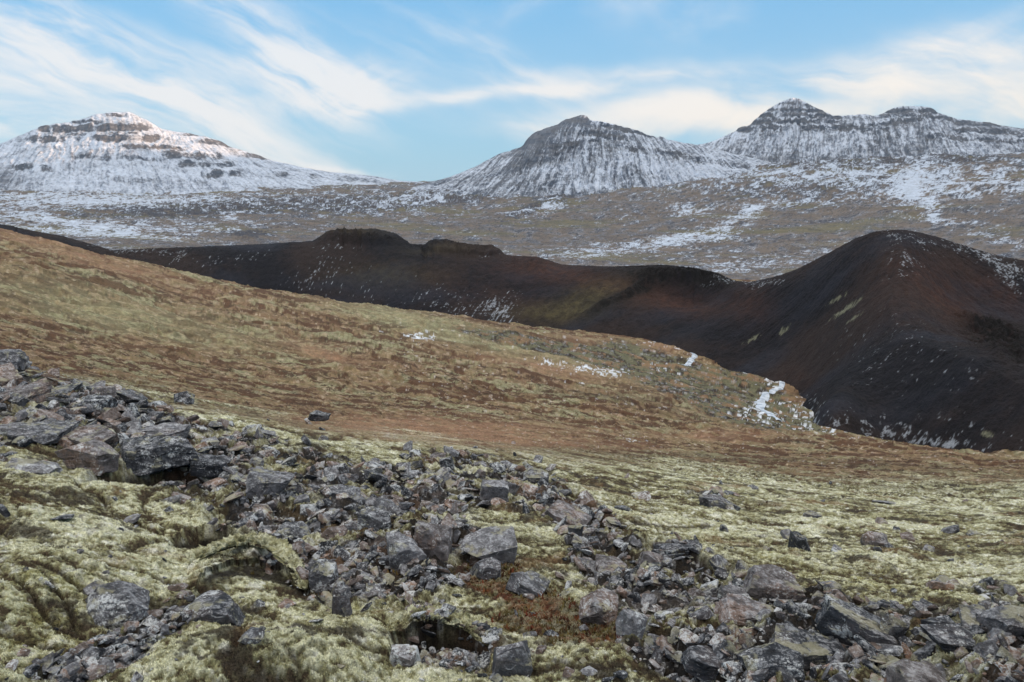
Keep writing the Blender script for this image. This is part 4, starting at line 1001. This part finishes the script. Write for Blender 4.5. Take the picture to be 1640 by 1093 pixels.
# small rubble: far too many to count
def rubble():
    VV, FF, RN, base = [], [], [], 0
    pool = [rock_verts(rg, 2, (1, .35 + .6 * rg.random(), .10 + .34 * rg.random()), 4) for _ in range(24)]
    pool1 = [rock_verts(rg, 1, (1, .45 + .6 * rg.random(), .2 + .35 * rg.random()), 4) for _ in range(24)]
    N_ = 34000
    uu = rg.random(N_) * 1900 - 130; vv = 585 + rg.random(N_) ** .8 * 560
    for u, v in zip(uu, vv):
        a, s = pix_as(u, v)
        i = int((a - azf[168]) / (azf[169] - azf[168])) + 168
        if i < 2 or i >= len(azf) - 2: continue
        j = int(np.argmax(SB[i] >= s)); r = float(Rr[i, j])
        if r < 1.7 or r > 14: continue
        sc = float(scree[i, j] * (1 - .8 * mossin[i, j]))
        if rg.random() > (sc * .72 * sst(-.35, .15, float(hb2[i, j]) - .1) if sc > .05 else .014): continue
        x, y = math.sin(a) * r, math.cos(a) * r
        z = float(Z2[i, j])
        px_ = 5 + 25 * rg.random() ** 2.4
        w = px_ / F * r / 2 * 1.2
        vt, ft = (pool if px_ > 11 else pool1)[int(rg.integers(24))]
        ax, ay, azr = rg.normal() * .5, rg.normal() * .5, rg.random() * 6.28
        cx, sx, cy, sy, cz, sz_ = math.cos(ax), math.sin(ax), math.cos(ay), math.sin(ay), math.cos(azr), math.sin(azr)
        Rm = np.array([[cz, -sz_, 0], [sz_, cz, 0], [0, 0, 1]]) @ np.array([[cy, 0, sy], [0, 1, 0], [-sy, 0, cy]]) @ np.array([[1, 0, 0], [0, cx, -sx], [0, sx, cx]])
        q = vt @ Rm.T * w + np.array([x, y, z + w * .2])
        VV.append(q); FF.append(ft + base); base += len(q); RN.append(np.full(len(q), rg.random(), np.float32))
    me = bpy.data.meshes.new('rubble'); raw_mesh(me, np.concatenate(VV), np.concatenate(FF), 3)
    a = me.attributes.new('rnd', 'FLOAT', 'POINT'); a.data.foreach_set('value', np.concatenate(RN))
    me.polygons.foreach_set('use_smooth', np.zeros(len(me.polygons), bool)); me.materials.append(M_RUB)
    o = bpy.data.objects.new('rubble', me); col.objects.link(o)
    tag(o, 'small broken stones filling the gaps of the scree', 'rubble', kind='stuff')
    print('rubble', len(VV))


rubble()

# ------------------------------------------------------------------ fuzz of the moss
def tufts(name, n, weight, hpx, colour_fn, label, cat, rmax=9, nb=3, lean=1.0, vlo=590):
    """sprigs of tiny blades standing on the ground wherever weight() allows"""
    a = R(-38) + rg.random(n) * R(76)
    # spread evenly on screen: pick a grid row by pixel row
    s_lo = pix_as(820, 1180)[1]; s_hi = pix_as(820, vlo)[1]
    s = s_lo + (s_hi - s_lo) * rg.random(n)
    i = np.clip(np.searchsorted(azf, a), 1, len(azf) - 2)
    sub = SB[i]; j = np.argmax(sub >= s[:, None], axis=1)
    r = Rr[i, j] * np.exp((rg.random(n) - .5) * .004)
    keep = (j > 0) & (r < rmax) & (rg.random(n) < weight(i, j))
    a, r, i, j = a[keep], r[keep], i[keep], j[keep]
    x, y = np.sin(a) * r, np.cos(a) * r; z = bilin(Z2, azf, lnr, a, np.log(r))
    m = len(x); h = (hpx / F) * (2.2 + .8 * r) * (.6 + .8 * rg.random(m))
    cc = colour_fn(i, j)
    V_, C_ = [], []
    for b in range(nb):
        th = rg.random(m) * 6.283; ln = lean * (.3 + rg.random(m))
        dx, dy = np.cos(th), np.sin(th)
        bx, by = x + rg.normal(size=m) * h * .5, y + rg.normal(size=m) * h * .5
        wv_ = h * .42
        p0 = np.stack([bx - dy * wv_, by + dx * wv_, z - h * .2], 1); p1 = np.stack([bx + dy * wv_, by - dx * wv_, z - h * .2], 1)
        p2 = np.stack([bx + dx * h * ln, by + dy * h * ln, z + h * (.7 + .5 * rg.random(m))], 1)
        V_.append(np.stack([p0, p1, p2], 1).reshape(-1, 3))
        f = (.55 + .8 * rg.random(m))[:, None]
        C_.append(np.repeat(cc * f, 3, axis=0))
    V_ = np.concatenate(V_); C_ = np.concatenate(C_)
    me = bpy.data.meshes.new(name); raw_mesh(me, V_, np.arange(len(V_), dtype=np.int32).reshape(-1, 3), 3)
    at = me.color_attributes.new('col', 'FLOAT_COLOR', 'POINT'); c4 = np.ones((len(V_), 4), np.float32); c4[:, :3] = np.clip(C_, 0, 1); at.data.foreach_set('color', c4.ravel())
    me.materials.append(M_TUFT)
    o = bpy.data.objects.new(name, me); col.objects.link(o); tag(o, label, cat, kind='stuff')
    print(name, m)


mt, Nt = mat_base('moss_sprigs')
finish(Nt, mt, Nt.n('ShaderNodeVertexColor', layer_name='col').outputs[0], .95)
M_TUFT = mt
tufts('moss', 300000, lambda i, j: np.clip(mossw[i, j] * (1 - scree[i, j] * (1 - mossin[i, j])) * (1 - dark[i, j]), 0, 1), 1.1, lambda i, j: C[i, j] * 1.1, 'pale frosted woolly moss over the near slope', 'moss')
tufts('red_moss', 45000, lambda i, j: np.clip(redm[i, j] * .8 * (nB[i, j] + nD[i, j] * .6 > -.15), 0, 1), 3.2, lambda i, j: redc[i, j] * 1.0, 'dark red and olive moss in wet gaps of the scree', 'moss', nb=4)

# ------------------------------------------------------------------ curled moss lips over the two hollows
def moss_lip(label, path, rad, seed):
    P = []
    for (u, v, lift) in path:
        g = ground_at(u, v)
        P.append((g[0], g[1], float(bilin(Z, azf, lnr, np.arctan2(g[0], g[1]), np.log(g[3]))) + lift))
    P = np.array(P); n = 220; tt = np.linspace(0, len(P) - 1, n)
    C3 = np.stack([np.convolve(np.pad(np.interp(tt, range(len(P)), P[:, i]), 12, mode='edge'), np.ones(25) / 25, 'valid') for i in range(3)], 1)
    th = np.linspace(0, 2 * np.pi, 65)
    w = np.sin(np.clip(tt / (len(P) - 1), .0, 1) * np.pi) ** .45
    tx = np.gradient(C3, axis=0); tx /= np.linalg.norm(tx, axis=1, keepdims=True)
    side = np.cross(tx, [0, 0, 1.0]); side /= np.linalg.norm(side, axis=1, keepdims=True)
    lob = 1 + .3 * fbm(tt * 1.1, tt * 0 + seed, 3, seed)
    X_ = np.zeros((n, 65)); Y_ = X_.copy(); Z_ = X_.copy(); K = X_.copy()
    for j, a in enumerate(th):
        c, s_ = math.cos(a), math.sin(a)
        up = s_ if s_ > 0 else s_ * .35
        rr_ = rad * w * lob
        fz = .022 * fbm(tt * 9, tt * 0 + a * 2, 4, seed + 4, .7) + .035 * fbm(tt * 3, tt * 0 + a, 3, seed + 5)
        X_[:, j] = C3[:, 0] + side[:, 0] * c * rr_ * 1.7 + fz * side[:, 0] * c; Y_[:, j] = C3[:, 1] + side[:, 1] * c * rr_ * 1.7 + fz * side[:, 1] * c
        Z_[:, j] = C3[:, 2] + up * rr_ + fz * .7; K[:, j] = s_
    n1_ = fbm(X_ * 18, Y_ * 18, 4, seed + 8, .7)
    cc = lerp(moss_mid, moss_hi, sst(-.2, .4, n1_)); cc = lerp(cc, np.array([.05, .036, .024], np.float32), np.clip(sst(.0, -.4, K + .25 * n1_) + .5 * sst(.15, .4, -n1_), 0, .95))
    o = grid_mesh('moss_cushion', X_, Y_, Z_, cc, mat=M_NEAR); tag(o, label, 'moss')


moss_lip('arched lip of pale moss curling over a dark hollow in the lower left scree', [(285, 925, .0), (315, 902, .03), (360, 888, .05), (405, 883, .06), (445, 893, .055), (475, 918, .03), (492, 950, .0)], .026, 21)
moss_lip('pale moss lip overhanging a black cavity with a white-crusted rock at bottom centre', [(612, 1018, .0), (640, 1006, .03), (680, 1002, .05), (720, 1008, .05), (760, 1018, .03), (785, 1036, .0)], .026, 33)

# ------------------------------------------------------------------ air
def haze():
    me = bpy.data.meshes.new('haze'); x0, x1, y0, y1, z0, z1 = -6500, 9500, -7000, 9000, -190, 1400
    v = [(x, y, z) for z in (z0, z1) for x, y in ((x0, y0), (x1, y0), (x1, y1), (x0, y1))]
    me.from_pydata(v, [], [(3, 2, 1, 0), (4, 5, 6, 7), (0, 1, 5, 4), (1, 2, 6, 5), (2, 3, 7, 6), (3, 0, 4, 7)])
    m = bpy.data.materials.new('air'); m.use_nodes = True; nt = m.node_tree; nt.nodes.clear()
    pv = nt.nodes.new('ShaderNodeVolumePrincipled'); pv.inputs['Color'].default_value = (.80, .88, 1, 1); pv.inputs['Density'].default_value = 1.5e-5
    pv.inputs['Anisotropy'].default_value = .2
    o = nt.nodes.new('ShaderNodeOutputMaterial'); nt.links.new(pv.outputs[0], o.inputs['Volume'])
    me.materials.append(m); ob = bpy.data.objects.new('haze', me); col.objects.link(ob); tag(ob, kind='stuff')


haze()
